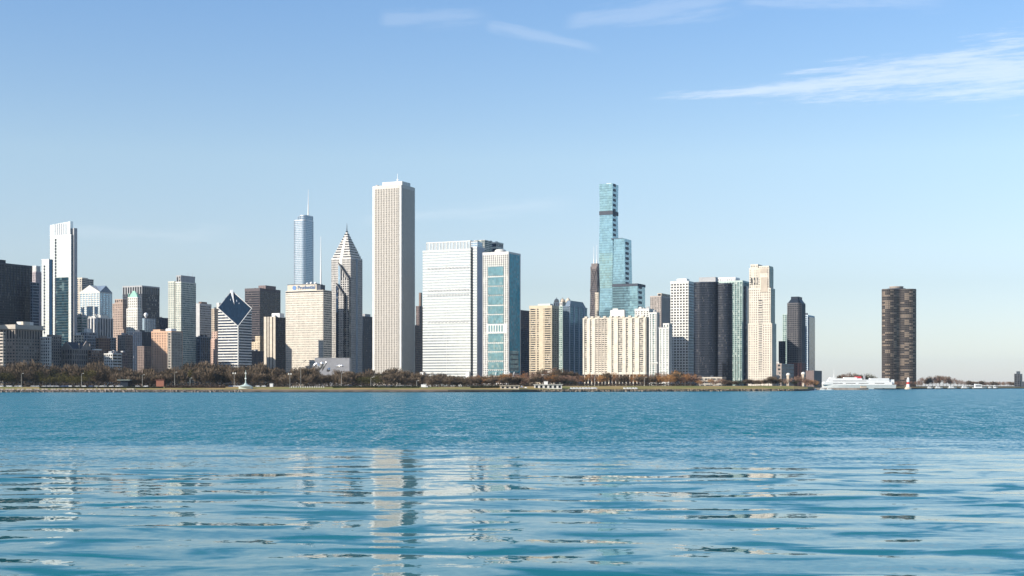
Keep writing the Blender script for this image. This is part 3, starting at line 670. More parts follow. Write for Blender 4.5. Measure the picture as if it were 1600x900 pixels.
    f.ring(offset(fr(1), -2), offset(fr(1), 1), H-9, H); f.build('facade', BT, b.root)
    f = MB()
    for i in range(5):
        t0, t1 = i/5, (i+1)/5
        for e in ((0, 1), (1, 2)):
            A, B_, C_, D_ = fr(t0)[e[0]], fr(t0)[e[1]], fr(t1)[e[0]], fr(t1)[e[1]]
            n_ = (0, -1) if e[0] == 0 else (1, 0)
            o = lambda p, z: (p[0]+n_[0]*1.2, p[1]+n_[1]*1.2, z)
            f.tube(o(A, t0*H), o(D_, t1*H), 1.3, 1.3, 4); f.tube(o(B_, t0*H), o(C_, t1*H), 1.3, 1.3, 4)
    f.build('cross_brace', BT, b.root)
    k = MB(); k.box(c[0]-11, c[0]+11, c[1]-8, c[1]+8, H-.5, b.lz(411)); k.build('penthouse', BT, b.root)
    for dx, top_ in ((-5, 402), (6, 399)):
        k = MB(); k.tube((c[0]+dx, c[1], b.lz(412)), (c[0]+dx, c[1], b.lz(405)), 2.0, 1.6, 6); k.tube((c[0]+dx, c[1], b.lz(405)), (c[0]+dx, c[1], b.lz(top_-18)), 1.0, .4, 6); k.build('antenna', PAINT, b.root)
    simple('apartment_tower', 'thin cream tower at the left foot of the teal stepped tower', 'building', 930, 935, 939, 2700, 457, st(CREAM, G_GREY, fh=3.5, sp=1.7, bay=4, pw=1.6, par=3))
    # ---------------- teal stepped tower
    b = Bld('stepped_tower', 'tall teal glass tower of three stepped stems with flared sides', 'skyscraper', 936, 957, 966, 2400)
    ST = mat('teal mullion', (.22, .38, .42), rough=.3, metal=.3)
    def stem(px0, pxc, px1, yt, yo, segs, yy0=0):
        """a stem of stacked frusta: (photo row, flare) pairs from the bottom up"""
        x0, x1 = b.at_x(px0, yy0), b.at_x(pxc, yy0); dd = max(12, b.at_y(px1, x1)-yy0)
        y0 = yy0
        c = ((x0+x1)/2, y0+dd/2)
        R = [(x0, y0), (x1, y0), (x1, y0+dd), (x0, y0+dd)]
        def rg(fl): return [(c[0]+(x-c[0])*fl, c[1]+(y-c[1])*fl) for x, y in R]
        g = MB(); f = MB()
        n = len(segs); g.v += [(*p, z) for z, fl in segs for p in rg(fl)]
        for q in range(n-1):
            for i in range(4): g.f.append((q*4+i, q*4+(i+1) % 4, q*4+4+(i+1) % 4, q*4+4+i))
        g.f.append(tuple((n-1)*4+i for i in range(4)))
        g.build('glazing', G_TEAL, b.root)
        z = 2.0; zmax = segs[-1][0]
        while z < zmax-.4:
            for q in range(n-1):
                if segs[q][0] <= z < segs[q+1][0]:
                    t = (z-segs[q][0])/(segs[q+1][0]-segs[q][0]); fl = segs[q][1]+(segs[q+1][1]-segs[q][1])*t
            f.ring(offset(rg(fl), -.3), offset(rg(fl), .10), z, z+.45); z += 4.2
        f.build('facade', ST, b.root)
        f = MB()     # saw-edged balconies down the east side
        z = 4.0
        while z < zmax-4:
            for q in range(n-1):
                if segs[q][0] <= z < segs[q+1][0]:
                    t = (z-segs[q][0])/(segs[q+1][0]-segs[q][0]); fl = segs[q][1]+(segs[q+1][1]-segs[q][1])*t
            p = rg(fl); f.box(p[1][0]-.2, p[1][0]+.5, p[1][1]+dd*.15, p[1][1]+dd*.55, z, z+4.4); z += 8.4
        f.build('balcony_stack', NAVY, b.root)
        return rg, c, dd
    def zl(y): return b.lz(y)
    rg, c, dd = stem(936.5, 957, 966, 286, 0, [(0, .94), (zl(515), 1.05), (zl(450), .94), (zl(395), 1.05), (zl(330.5), .95), (zl(329), .95), (zl(286.5), 1.02)], 0)
    f = MB(); f.ring(offset(rg(.97), -2), offset(rg(.965), .7), zl(335), zl(329)); f.build('blow_through_floor', DGREY, b.root)
    k = MB(); k.box(c[0]-3, c[0]+6, c[1]-4, c[1]+4, zl(286.6), zl(284.6)); k.build('penthouse', PAINT, b.root)
    rg, c, dd = stem(958.5, 976, 987, 375, 0, [(0, 1.0), (zl(510), .95), (zl(445), 1.05), (zl(375), .96)], -16)
    k = MB(); k.box(c[0]-16, c[0]+4, c[1]-11.5, c[1]+6, zl(375)+.02, zl(373.6)); k.build('roof_slab', DGREY, b.root)
    rg, c, dd = stem(957, 996, 1008, 447, 0, [(0, .97), (zl(500), 1.0), (zl(447), 1.0)], -34)
    f = MB(); f.ring(offset(rg(1.0), -2), offset(rg(1.0), .5), zl(450.5), zl(446.5)); f.build('roof_slab', DGREY, b.root)
    # ---------------- broad cream slab
    b = Bld('apartment_slab', 'broad cream apartment slab with vertical pier bundles and a rooftop hut', 'skyscraper', 911, 1009, 1014.5, 2160)
    CR = mat('slab cream', (.57, .52, .43))
    S = st(CR, G_GREY, fh=3.2, sp=1.1, sd=.3, bay=7, pw=2.5, pd=1.2, par=2.0, base=3)
    at = [(0, .025), (.065, .115), (.145, .195), (.395, .465), (.495, .565), (.635, .69), (.725, .79), (.83, .90), (.965, 1)]
    b.block(b.rect(), b.lz(585), b.lz(495), S, over={0: dict(at=at)})
    xm0, xm1 = b.lx(930), b.lx(950)
    k = MB()
    for i in range(5):
        x = xm0+(xm1-xm0)*i/4; k.box(x-.4, x+.4, -1.0, -.1, b.lz(583), b.lz(496))
    z = b.lz(583)
    while z < b.lz(497): k.box(xm0, xm1, -.85, -.1, z, z+1.25); z += 3.2
    k.build('balcony_bay', mat('greyed cream', (.52, .46, .38)), b.root)
    k = MB()
    for i in range(10): 
        x = -b.w+b.w*(i+.5)/10; k.box(x-2.2, x+2.2, -1.4, 4, b.lz(495)-.3, b.lz(492.6))
    k.build('roof_hood', CR, b.root)
    b.box('penthouse', WHITE, b.lx(952), b.lx(974), 4, b.d*.6, b.lz(496), b.lz(483)); b.box('penthouse_cap', WHITE, b.lx(955), b.lx(963), 6, b.d*.5, b.lz(483)+.02, b.lz(480.5))
    k = MB()
    for i in range(18):
        x = -b.w+b.w*(i+.4)/18; k.box(x-.8, x+.8, 1, 2.6, 0, b.lz(585)+.5)
    k.build('column', CR, b.root)
    b.box('podium', DARK, -b.w+2, -2, 4, b.d-2, 0, b.lz(585)-.02)
    # white towers right of the slab
    simple('apartment_tower', 'white block peeking above the right end of the broad cream slab', 'building', 992, 1014, 1021, 2330, 482, st(WHITE, G_GREY, fh=3.4, sp=1.6, bay=5, pw=2.6, par=4), pents=((996, 1004, 480),))
    b = simple('apartment_tower', 'white apartment tower with window strips just right of the broad cream slab', 'skyscraper', 1014.5, 1026, 1030, 2110, 488, st(WHITE, G_GREEN, fh=3.3, sp=1.1, bay=4.4, pw=1.4, pd=.7, par=2.5), over={0: dict(at=[(0, .12), (.28, .45), (.72, .86), (.95, 1)])})
    b.box('podium_beam', WHITE, -b.w*.9, 3, -2.5, -1.5, b.lz(568), b.lz(566))
    b = Bld('office_tower', 'grey brown twin slab tower with vertical ribs behind the white apartment towers', 'skyscraper', 1016, 1033, 1048, 2700)
    b.block(b.rect(), 0, b.lz(462), st(mat('grey brown stone', (.40, .35, .31)), G_DARK, fh=3.8, sp=1.5, bay=3.2, pw=1.6, pd=.6, par=3)); b.block(b.rect(-8, -.5, 3, b.d-3), b.lz(462)-.5, b.lz(458), st(TAN, G_DARK, fh=30, sp=0, bay=6, pw=2))
    b = Bld('apartment_tower', 'small white tower with a stepped cap squeezed left of the white waffle grid tower', 'building', 1030, 1045, 1050, 2060)
    S = st(WHITE, G_GREEN, fh=3.4, sp=1.5, bay=5, pw=2.8, par=2); b.block(b.rect(), 0, b.lz(512), S); b.block(b.rect(-b.w*.6, 0, 1, b.d-1), b.lz(512)-.5, b.lz(505), S)
    b.box('roof_beam', GREY, -b.w-2, -b.w*.3, -1, 2, b.lz(512)+.02, b.lz(511))
    # white waffle tower
    simple('waffle_tower', 'white waffle grid tower with square punched windows left of the dark curved tower', 'skyscraper', 1048, 1075.5, 1085, 2200, 439, st(WHITE, G_BLACK, fh=4.3, sp=1.9, sd=.5, bay=4.9, pw=1.9, pd=.55, par=4), pents=((1055, 1070, 434.5, PAINT),))
    # ---------------- dark curved tower (plan of soft lobes)
    b = Bld('curved_tower', 'dark bronze tower of curving lobes with a pale rooftop box', 'skyscraper', 1084, 1117, 1125, 2130)
    def lobes(pts, n=7):
        """closed smooth curve through control points (Catmull-Rom)"""
        o = []; m = len(pts)
        for i in range(m):
            p = [Vector(pts[(i+j-1) % m]) for j in range(4)]
            for q in range(n):
                t = q/n
                o.append(tuple(.5*((2*p[1])+(-p[0]+p[2])*t+(2*p[0]-5*p[1]+4*p[2]-p[3])*t*t+(-p[0]+3*p[1]-3*p[2]+p[3])*t**3)))
        return o
    w = b.w
    P = lobes([(-w, 2), (-w*.75, -4), (-w*.45, -3.0), (-w*.2, -1.5), (0, 3), (2, 12), (-w*.3, 26), (-w*.8, 22)])
    S = st(mat('curved dark panel', (.022, .030, .048), rough=.4), G_BLACK, fh=3.6, sp=1.1, sd=.35, bay=3.0, pw=.35, pd=.4, par=2)
    b.block(P, 0, b.lz(440), S)
    b.box('penthouse', GREY, b.lx(1091), b.lx(1117), 3, 16, b.lz(440)-.8, b.lz(432.5))
    x1 = b.lx(1123); x2 = b.lx(1139)
    P2 = lobes([(x1-8, 10), (x1-2, 6), (x1+6, 5), (x2-3, 7), (x2, 13), (x2-3, 24), (x1, 26), (x1-8, 20)], 5)
    b.block(P2, 0, b.lz(442.5), S)
    # white and green glass tower behind
    b = Bld('glass_tower', 'white and pale green glass tower with a white crown right of the dark curved tower', 'skyscraper', 1119, 1160, 1170.5, 2300)
    S = st(PALEGREEN, G_GREEN, fh=3.3, sp=.9, bay=4.6, pw=1.1, pd=.9, par=3)
    b.block(b.rect(), 0, b.lz(438), S, over={1: dict(pw=.4, bay=5)})
    b.block(b.rect(b.lx(1120), b.lx(1148), 3, b.d*.7), b.lz(438)-.5, b.lz(432.5), st(PAINT, G_GREY, fh=30, sp=0, bay=4, pw=2.6, par=2))
    b.box('side_wing', G_NAVY, .45, 6, 5, b.d+3, 0, b.lz(447))
    simple('apartment_block', 'low pale podium hall with a flat roof in front of the dark curved tower', 'building', 1092, 1128, 1168, 2060, 589, st(LIME, G_GREY, fh=5, sp=1.5, bay=8, pw=1, par=2), d=20)
    # ---------------- cream setback tower
    b = Bld('setback_tower', 'cream art deco style tower with stepped shoulders, tallest of the right hand group', 'skyscraper', 1169.5, 1206, 1212.5, 2050)
    CT = mat('warm ivory', (.60, .54, .45)); S = st(CT, G_GREY, fh=3.4, sp=1.75, bay=3.3, pw=1.7, pd=.45, par=2)
    zA = [b.lz(y) for y in (505, 450, 430, 412)]
    b.block(b.rect(), 0, zA[0], S)
    b.block(b.rect(b.lx(1170.5), b.lx(1204)), zA[0]-.5, zA[1], S)
    b.block(b.rect(b.lx(1170.8), b.lx(1201.5), .5), zA[1]-.5, b.lz(418), S)
    b.block(b.rect(b.lx(1173), b.lx(1184), 0.2), b.lz(436), zA[3], S); b.block(b.rect(b.lx(1186), b.lx(1201), 0.2), b.lz(436), b.lz(415), S)
    k = MB(); k.box(b.lx(1189), b.lx(1199.5), -.75, -.3, b.lz(456), b.lz(433)); k.box(b.lx(1188), b.lx(1199), -.5, -.1, b.lz(426), b.lz(419)); k.build('louvre_panel', mat('louvre taupe', (.42, .36, .29)), b.root)
    k = MB()
    for a in (1174.5, 1179, 1183): k.box(b.lx(a)-.9, b.lx(a)+.9, -.7, -.3, b.lz(444), b.lz(433))
    k.build('tall_window', G_GREY, b.root)
    k = MB(); k.box(b.lx(1185.5), b.lx(1191), -.62, -.3, b.lz(580), b.lz(468)); k.build('window_strip', G_GREY, b.root)
    k = MB(); z = b.lz(579)
    while z < b.lz(470): k.box(b.lx(1185.3), b.lx(1191.2), -.8, -.5, z, z+1.5); z += 3.4
    k.build('balcony', CT, b.root)
    # ---------------- right low group
    simple('office_block', 'low brown stone podium block at the foot of the cream setback tower', 'building', 1207, 1221, 1240, 2150, 568, st(mat('podium stone', (.33, .28, .25)), G_DARK, fh=6, sp=3, bay=8, pw=3))
    simple('shop_block', 'small pink gatehouse with a square opening below the cream setback tower', 'building', 1202, 1212, 1217, 2060, 586, st(mat('pink stone', (.58, .45, .37)), G_DARK, fh=8, sp=3.5, bay=6, pw=3))
    simple('office_tower', 'short dark tower left of the black chamfered tower', 'building', 1217, 1223, 1227, 2300, 533, st(DGREY, G_BLACK, fh=3.6, sp=1.3, bay=4, pw=.8))
    simple('apartment_tower', 'thin pale green tower edge showing left of the black chamfered tower', 'skyscraper', 1223, 1229, 1234, 2480, 491, st(PALEGREEN, G_GREEN, fh=3.4, sp=1.2, bay=4, pw=1.0))
    b = Bld('chamfered_tower', 'black gridded tower with a chamfered cap and a red brick base', 'skyscraper', 1229.5, 1251, 1259, 2300)
    w, d = b.w, b.d; ch = 4
    P = [(-w+1, 0), (-ch, 0), (0, ch), (0, d-ch), (-ch, d), (-w+1, d)]
    zb = b.lz(567)
    b.block(P, zb, b.lz(473), st(mat('charcoal grid', (.13, .125, .13)), G_BLACK, fh=3.4, sp=1.2, bay=2.8, pw=.8, pd=.5, par=1.5))
    b.block(offset(P, .4), 0, zb+.3, st(mat('red brown brick', (.16, .075, .065)), G_BLACK, fh=4, sp=2.2, bay=7, pw=4))
    r = MB(); z0, z1, z2 = b.lz(473)-.5, b.lz(467), b.lz(463)
    A = P; B2 = offset(P, -4.5)
    n = len(A); r.v += [(*p, z0) for p in A]+[(*p, z1) for p in B2]+[(*p, z2) for p in B2]
    for q in range(2):
        r.f += [(q*n+i, q*n+(i+1) % n, (q+1)*n+(i+1) % n, (q+1)*n+i) for i in range(n)]
    r.f.append(tuple(2*n+i for i in range(n))); r.build('cap_roof', DARK, b.root)
    b = Bld('apartment_tower', 'slim pale blue tower with a navy side right of the black chamfered tower', 'skyscraper', 1251, 1262, 1272.5, 2500)
    b.block(b.rect(), 0, b.lz(492), st(mat('pale blue panel', (.55, .63, .68)), G_STEEL, fh=3.4, sp=1.2, bay=5, pw=1.4), over={1: dict(pw=.3, bay=6)})
    b.box('roof_fin', DGREY, -b.w*.9, -2, 3, 10, b.lz(492)-.5, b.lz(489)); b.box('side_glazing', G_NAVY, .45, 1.3, 5, b.d-1, 0, b.lz(495))
    b.box('podium', MAUVE, -6, 12, -4, b.d+6, 0, b.lz(579))
    for i, (px, ty) in enumerate(((1231, 583), (1254.5, 581.5))):
        b = Bld('stone_pylon', ('shorter round headed pale stone bridge pylon left of the other by the brick based tower', 'taller pale stone bridge pylon in front of the brick base of the black tower')[i], 'pylon', px-2, px+1.5, px+3, 2000, d=7, group='stone bridge pylons')
        b.box('shaft', TAN, -b.w, 0, 0, 7, 0, b.lz(ty+4)); b.box('cornice', TAN, -b.w-.6, .6, -.6, 7.6, b.lz(ty+4)+.01, b.lz(ty+3)); 
        k = MB(); k.lathe(-b.w/2, 3.5, [(3.0, b.lz(ty+3)), (2.9, b.lz(ty+1)), (1.8, b.lz(ty)), (.3, b.lz(ty-.4))], 10); k.build('cap', WHITE, b.root)
    # ---------------- trefoil tower on the right
    b = Bld('trefoil_tower', 'lone dark bronze tower of three rounded wings on the right', 'skyscraper', 1378, 1402, 1432, 3150, w=30, d=30)
    R = 25.5*3150/F*1.0
    def tre(s_=1.0):
        o = []
        for i in range(72):
            t = 2*math.pi*i/72
            r = R*1.13*(.76+.24*math.cos(3*(t-RAD(115))))*s_
            o.append((r*math.cos(t), r*math.sin(t)))
        return o
    b.block(tre(), 0, b.lz(452.5), st(mat('dark bronze', (.085, .066, .056), rough=.5), G_WARM, fh=3.9, sp=1.25, sd=.35, bay=9, pw=.45, pd=.45, par=2.0))
    k = MB(); k.lathe(-2, 0, [(14.5, b.lz(453)), (14.5, b.lz(449.2)), (15.5, b.lz(449.1)), (15.5, b.lz(447.8))], 24); k.build('penthouse', mat('taupe drum', (.30, .25, .21)), b.root)
    k = MB(); k.lathe(-2, 0, [(20, b.lz(453)), (20, b.lz(451)), (3, b.lz(450.8))], 24); k.build('roof', DGREY, b.root)
    # far right tan tower
    b = Bld('pier_tower', 'small tan pier head tower at the far right edge', 'tower', 1585, 1593.5, 1597, 3350)
    b.block(b.rect(), 0, b.lz(584), st(mat('tan brick', (.58, .44, .33)), G_DARK, fh=5, sp=2.6, bay=5, pw=2.6)); b.box('belfry', TAN, -b.w*.75, -b.w*.25, b.d*.25, b.d*.75, b.lz(584)-.4, b.lz(580))
    b.box('side_hall', TAN, 2, 14, 0, 20, 0, b.lz(596))

city()

# ------------------------------------------------------------------ shore and ground
def ip(x, xs, ys): return float(np.interp(x, xs, ys))
def shore(px): return ip(px, [-600, 0, 380, 700, 800, 1000, 1240, 1262, 1272, 1285, 1400, 1600, 2300], [1290, 1325, 1340, 1345, 1370, 1480, 1640, 1700, 2100, 3000, 3050, 3250, 3700])
def rise(px): return ip(px, [-600, 60, 740, 900, 1240, 1270, 1300], [5.0, 5.0, 5.0, 6.0, 6.0, 4.4, 4.0])
def gz(px, off):
    r = rise(px)
    return ip(off, [0, 9, 60, 82, 400, 9000], [2.4, 2.5, r, r+.05, r+.4, r+.4])
PXS = list(range(-600, 1260, 20))+[1262, 1266, 1270, 1272, 1276, 1280, 1285]+list(range(1300, 2301, 25))

def ground_mat(name, a, b, scale=.02, rough=.95):
    m, nt, p = nodes(name)
    tc = N(nt, 'ShaderNodeTexCoord'); n1 = N(nt, 'ShaderNodeTexNoise'); n1.inputs['Scale'].default_value = scale; n1.inputs['Detail'].default_value = 6
    nt.links.new(tc.outputs['Object'], n1.inputs[0])
    r = N(nt, 'ShaderNodeMapRange'); r.inputs[1].default_value = .38; r.inputs[2].default_value = .62; nt.links.new(n1.outputs[0], r.inputs[0])
    nt.links.new(mixc(nt, r.outputs[0], a, b), p.inputs['Base Color']); p.inputs['Roughness'].default_value = rough; p.inputs['Specular IOR Level'].default_value = .2
    return m

def strip(name, o0, o1, m, steps=1, dz=0.0, lo=-600, hi=2300):
    v, f = [], []
    pxs = [p for p in PXS if lo <= p <= hi]
    for p in pxs:
        for s in range(steps+1):
            o = o0+(o1-o0)*s/steps; Y = shore(p)+o; X, _ = pt(p, shore(p)); X = X*(1+o/shore(p))
            v.append((X, Y, gz(p, o)+dz))
    k = steps+1
    for i in range(len(pxs)-1):
        for s in range(steps): f.append((i*k+s, (i+1)*k+s, (i+1)*k+s+1, i*k+s+1))
    return tag(mesh_obj(name, v, f, m), kind='structure')

GRASS = ground_mat('autumn grass', (.18, .18, .05), (.34, .235, .09), .03)
strip('promenade', 0, 9, ground_mat('promenade concrete', (.27, .22, .18), (.15, .125, .105), .08))
strip('lakefront_lawn', 9, 60, GRASS, 4)
strip('road', 60, 82, ground_mat('asphalt', (.06, .06, .062), (.045, .045, .048), .2))
strip('park_ground', 82, 9000, ground_mat('park ground', (.05, .045, .025), (.08, .06, .035)), 6)  # earth colour darkened to hold the shadow under the trees
# seawall: stepped stone face with a dark wet foot
v, f = [], []
pr = [(0, 2.42), (-.02, 1.5), (-1.2, 1.45), (-1.22, .7), (-2.4, .65), (-2.45, -1.5)]
for p in PXS:
    Y = shore(p); X, _ = pt(p, Y)
    for o, z in pr: v.append((X, Y+o, z))
k = len(pr)
for i in range(len(PXS)-1):
    for s in range(k-1): f.append((i*k+s, i*k+s+1, (i+1)*k+s+1, (i+1)*k+s))
m, nt, p = nodes('seawall stone')
tc = N(nt, 'ShaderNodeTexCoord'); sx = N(nt, 'ShaderNodeSeparateXYZ'); nt.links.new(tc.outputs['Object'], sx.inputs[0])
n1 = N(nt, 'ShaderNodeTexNoise'); n1.inputs['Scale'].default_value = .12; n1.inputs['Detail'].default_value = 6; nt.links.new(tc.outputs['Object'], n1.inputs[0])
c = mixc(nt, n1.outputs[0], (.22, .17, .135), (.075, .06, .05))
wet = mathn(nt, 'LESS_THAN', mathn(nt, 'ADD', sx.outputs[2], mathn(nt, 'MULTIPLY_ADD', n1.outputs[0], -1.6, .8)), .72)
nt.links.new(mixc(nt, wet, c, (.025, .028, .024)), p.inputs['Base Color']); p.inputs['Roughness'].default_value = .9
tag(mesh_obj('seawall', v, f, m), 'low stepped stone seawall along the lakefront with a dark wet foot', 'seawall')

def rocks(px0, px1, n, size, o0, o1, z0=.3, z1=2.2):
    b = MB()
    for i in range(n):
        p = random.uniform(px0, px1); o = random.uniform(o0, o1); Y = shore(p)+o; X, _ = pt(p, Y)
        s = size*random.uniform(.5, 1.3); z = z0+(z1-z0)*(o-o0)/(o1-o0)
        a = random.uniform(0, 3); ca, sa = math.cos(a)*s, math.sin(a)*s
        q = [(X+ca, Y+sa), (X-sa*.8, Y+ca*.8), (X-ca, Y-sa), (X+sa*.9, Y-ca*.9)]
        b.quadbox([(*c_, z-.6) for c_ in q]+[((c_[0]-X)*random.uniform(.5, .8)+X, (c_[1]-Y)*random.uniform(.5, .8)+Y, z+s*random.uniform(.5, .9)) for c_ in q])
    return b
rb = rocks(-200, 380, 420, 1.0, -3.2, 0, .2, 2.0)
rb2 = rocks(840, 1262, 420, 1.1, -3.5, 0, .2, 2.0); 
o = rb.build('revetment_rocks', mat('revetment rock', (.17, .14, .12), scale=.4, var=.35)); tag(o, kind='stuff')
o = rb2.build('revetment_rocks', mat('revetment rock brown', (.22, .17, .12), scale=.4, var=.35)); tag(o, kind='stuff')

# ------------------------------------------------------------------ trees
def leafmat(name, a, b, rough=.9, tr=0):
    m, nt, p = nodes(name)
    oi = N(nt, 'ShaderNodeObjectInfo'); tc = N(nt, 'ShaderNodeTexCoord')
    n1 = N(nt, 'ShaderNodeTexNoise'); n1.inputs['Scale'].default_value = 5.0; n1.inputs['Detail'].default_value = 3; nt.links.new(tc.outputs['Object'], n1.inputs[0])
    fac = mathn(nt, 'MULTIPLY_ADD', oi.outputs['Random'], .7, mathn(nt, 'MULTIPLY_ADD', n1.outputs[0], .8, -.25))
    nt.links.new(mixc(nt, fac, a, b), p.inputs['Base Color']); p.inputs['Roughness'].default_value = rough; p.inputs['Specular IOR Level'].default_value = .15
    return m
BARK = mat('bark', (.10, .08, .065), rough=.95)
TREES = {
    'bare': (leafmat('bare twigs', (.080, .058, .036), (.165, .122, .082)), 'bare'),
    'olive': (leafmat('olive leaves', (.045, .042, .014), (.10, .085, .025)), 'leaf'),
    'orange': (leafmat('orange leaves', (.29, .13, .045), (.38, .21, .08)), 'leaf'),
    'russet': (leafmat('russet leaves', (.17, .095, .065), (.25, .16, .11)), 'leaf'),
    'green': (leafmat('dark evergreen leaves', (.03, .04, .025), (.05, .055, .03)), 'leaf'),
}
def crown_mesh(kind, seed):
    r = random.Random(seed); b = MB()
    cl = []
    for i in range(13):
        t = r.uniform(0, 6.28); q = r.uniform(.10, .36)
        cl.append((q*math.cos(t), q*math.sin(t), r.uniform(.34, .80-.35*q), r.uniform(.13, .22)))
    cl.append((0, 0, .62, .30))
    n = 900 if kind == 'bare' else 900
    for i in range(n):
        c = r.choice(cl)
        while True:
            d = Vector((r.uniform(-1, 1), r.uniform(-1, 1), r.uniform(-1, 1)))
            if .2 < d.length < 1: break
        p = Vector(c[:3])+d*c[3]
        if p.z < .2: continue
        if kind == 'bare':
            ax = (Vector((p.x, p.y, (p.z-.35)*1.2)).normalized()+Vector((r.uniform(-.6, .6), r.uniform(-.6, .6), r.uniform(-.2, .7)))).normalized()
            L, Wd = r.uniform(.045, .10), r.uniform(.005, .014)
            sd = ax.cross(Vector((r.uniform(-1, 1), r.uniform(-1, 1), r.uniform(-1, 1)))).normalized()*Wd
            m_ = len(b.v); b.v += [tuple(p-ax*L-sd*.8), tuple(p-ax*L+sd*.8), tuple(p+ax*L+sd), tuple(p+ax*L-sd)]
            b.f.append((m_, m_+1, m_+2, m_+3))
        else:
            a = Vector((r.uniform(-1, 1), r.uniform(-1, 1), r.uniform(-1, 1))).normalized(); e = a.orthogonal().normalized(); g = a.cross(e)
            s_ = r.uniform(.012, .030)
            m_ = len(b.v); b.v += [tuple(p-e*s_), tuple(p-g*s_*.8), tuple(p+e*s_), tuple(p+g*s_*.8)]; b.f.append((m_, m_+1, m_+2, m_+3))
    return b
def trunk_mesh(seed):
    r = random.Random(seed); b = MB()
    b.tube((0, 0, -.05), (.01, 0, .30), .024, .016, 6)
    for i in range(6):
        t = i*1.05+r.uniform(-.3, .3); q = r.uniform(.12, .24); z = r.uniform(.5, .78)
        b.tube((.01, 0, .26+.01*i), (q*.5*math.cos(t), q*.5*math.sin(t), .26+(z-.26)*.55), .011, .007, 4)
        b.tube((q*.5*math.cos(t), q*.5*math.sin(t), .26+(z-.26)*.55), (q*math.cos(t), q*math.sin(t), z), .007, .002, 4)
    return b
PROTO = {}
def tree_data(kind):
    if kind not in PROTO:
        L = []
        for s in range(5):
            cm = crown_mesh(TREES[kind][1], 31*s+len(kind)*7)
            me = bpy.data.meshes.new('crown'); me.from_pydata(cm.v, [], cm.f); me.materials.append(TREES[kind][0])
            tm = trunk_mesh(17*s+3); mt = bpy.data.meshes.new('trunk'); mt.from_pydata(tm.v, [], tm.f); mt.materials.append(BARK)
            L.append((me, mt))
        PROTO[kind] = L
    return PROTO[kind]
SEG = [(66, 'below the cornice palazzo at the far left'), (145, 'below the gabled club house'), (235, 'below the pink masonry tower'), (340, 'below the orange hotel and condominium tower'),
       (445, 'below the diamond roofed tower'), (580, 'below the sign tower and chevron tower'), (655, 'below the tall white ribbed tower'), (755, 'below the broad white banded tower'),
       (830, 'below the white framed aqua tower'), (910, 'below the cream balcony tower'), (1015, 'below the broad cream slab'), (1090, 'below the white waffle tower'), (1172, 'below the dark curved tower'),
       (1222, 'below the cream setback tower'), (1272, 'below the black chamfered tower'), (1380, 'behind the white ship'), (1436, 'at the foot of the lone trefoil tower'), (1520, 'right of the lone trefoil tower'), (1700, 'on the pier at the far right')]
def seg(px):
    for a, t in SEG:
        if px < a: return t
    return SEG[-1][1]
TW = {'bare': ('bare_tree', 'bare brown tree', 'bare trees in the lakefront park'), 'olive': ('olive_tree', 'olive green leafy tree', 'olive leaved trees in the lakefront park'), 'orange': ('autumn_tree', 'bright orange autumn tree', 'orange autumn trees'),
      'russet': ('autumn_tree', 'russet autumn tree', 'russet autumn trees'), 'green': ('evergreen_tree', 'dark evergreen tree', 'dark evergreen trees')}
def tree(kind, px, Y, ytop, row='', wide=1.0):
    X, _ = pt(px, Y)
    z0 = gz(px, Y-shore(px))-.3
    h = max(2.5, zz(ytop, Y)-z0)
    nm, lb, gr = TW[kind]
    r = link(bpy.data.objects.new(nm, None)); r.location = (X, Y, z0); r.empty_display_size = 1
    h /= .93
    ww = min(1.6, max(.85, wide*19/h))if wide == 1.0 else wide
    r.scale = (h*ww, h*ww, h); r.rotation_euler = (0, 0, random.uniform(0, 6.28))
    tag(r, (lb+' '+row+' '+seg(px)).replace('  ', ' '), 'tree', gr+(', '+row if row else ''))
    cm, tm = random.choice(tree_data(kind))
    link(bpy.data.objects.new('crown', cm), r); link(bpy.data.objects.new('trunk', tm), r)

TX = [-60, 0, 25, 45, 65, 85, 130, 150, 175, 200, 215, 250, 280, 300, 325, 390, 420, 440, 460, 475, 490, 502, 530, 560, 585, 600, 615, 635, 650, 665, 690, 720, 740]
TY = [566, 569, 566, 558, 567, 573, 570, 563, 570, 573, 577, 575, 570, 566, 565, 567, 571, 575, 574, 570, 574, 579, 577, 578, 580, 579, 574, 577, 580, 584, 580, 583, 588]
def kind_left(px, row):
    if 2 < px < 28 and row == 'front': return 'olive'
    if 58 < px < 140 and row != 'rear': return 'olive' if random.random() < .75 else 'bare'
    if 275 < px < 300 and row == 'middle': return 'olive'
    if 562 < px < 604 and row != 'rear': return 'olive'
    if px > 738: return 'russet'
    return 'bare'
for row, off, step, k_ in (('rear', 330, 12.5, 1.0), ('middle', 215, 11.5, .86), ('front', 112, 12.5, .70)):
    px = -40.0
    while px < 745:
        Y = shore(px)+off+random.uniform(-25, 25)
        yt = ip(px, TX, TY); yb = 603
        yt2 = yb-(yb-yt)*k_+random.uniform(-4, 5)
        if random.random() > .04: tree(kind_left(px, row), px, Y, yt2, 'in the '+row+' row')
        px += step*random.uniform(.75, 1.25)
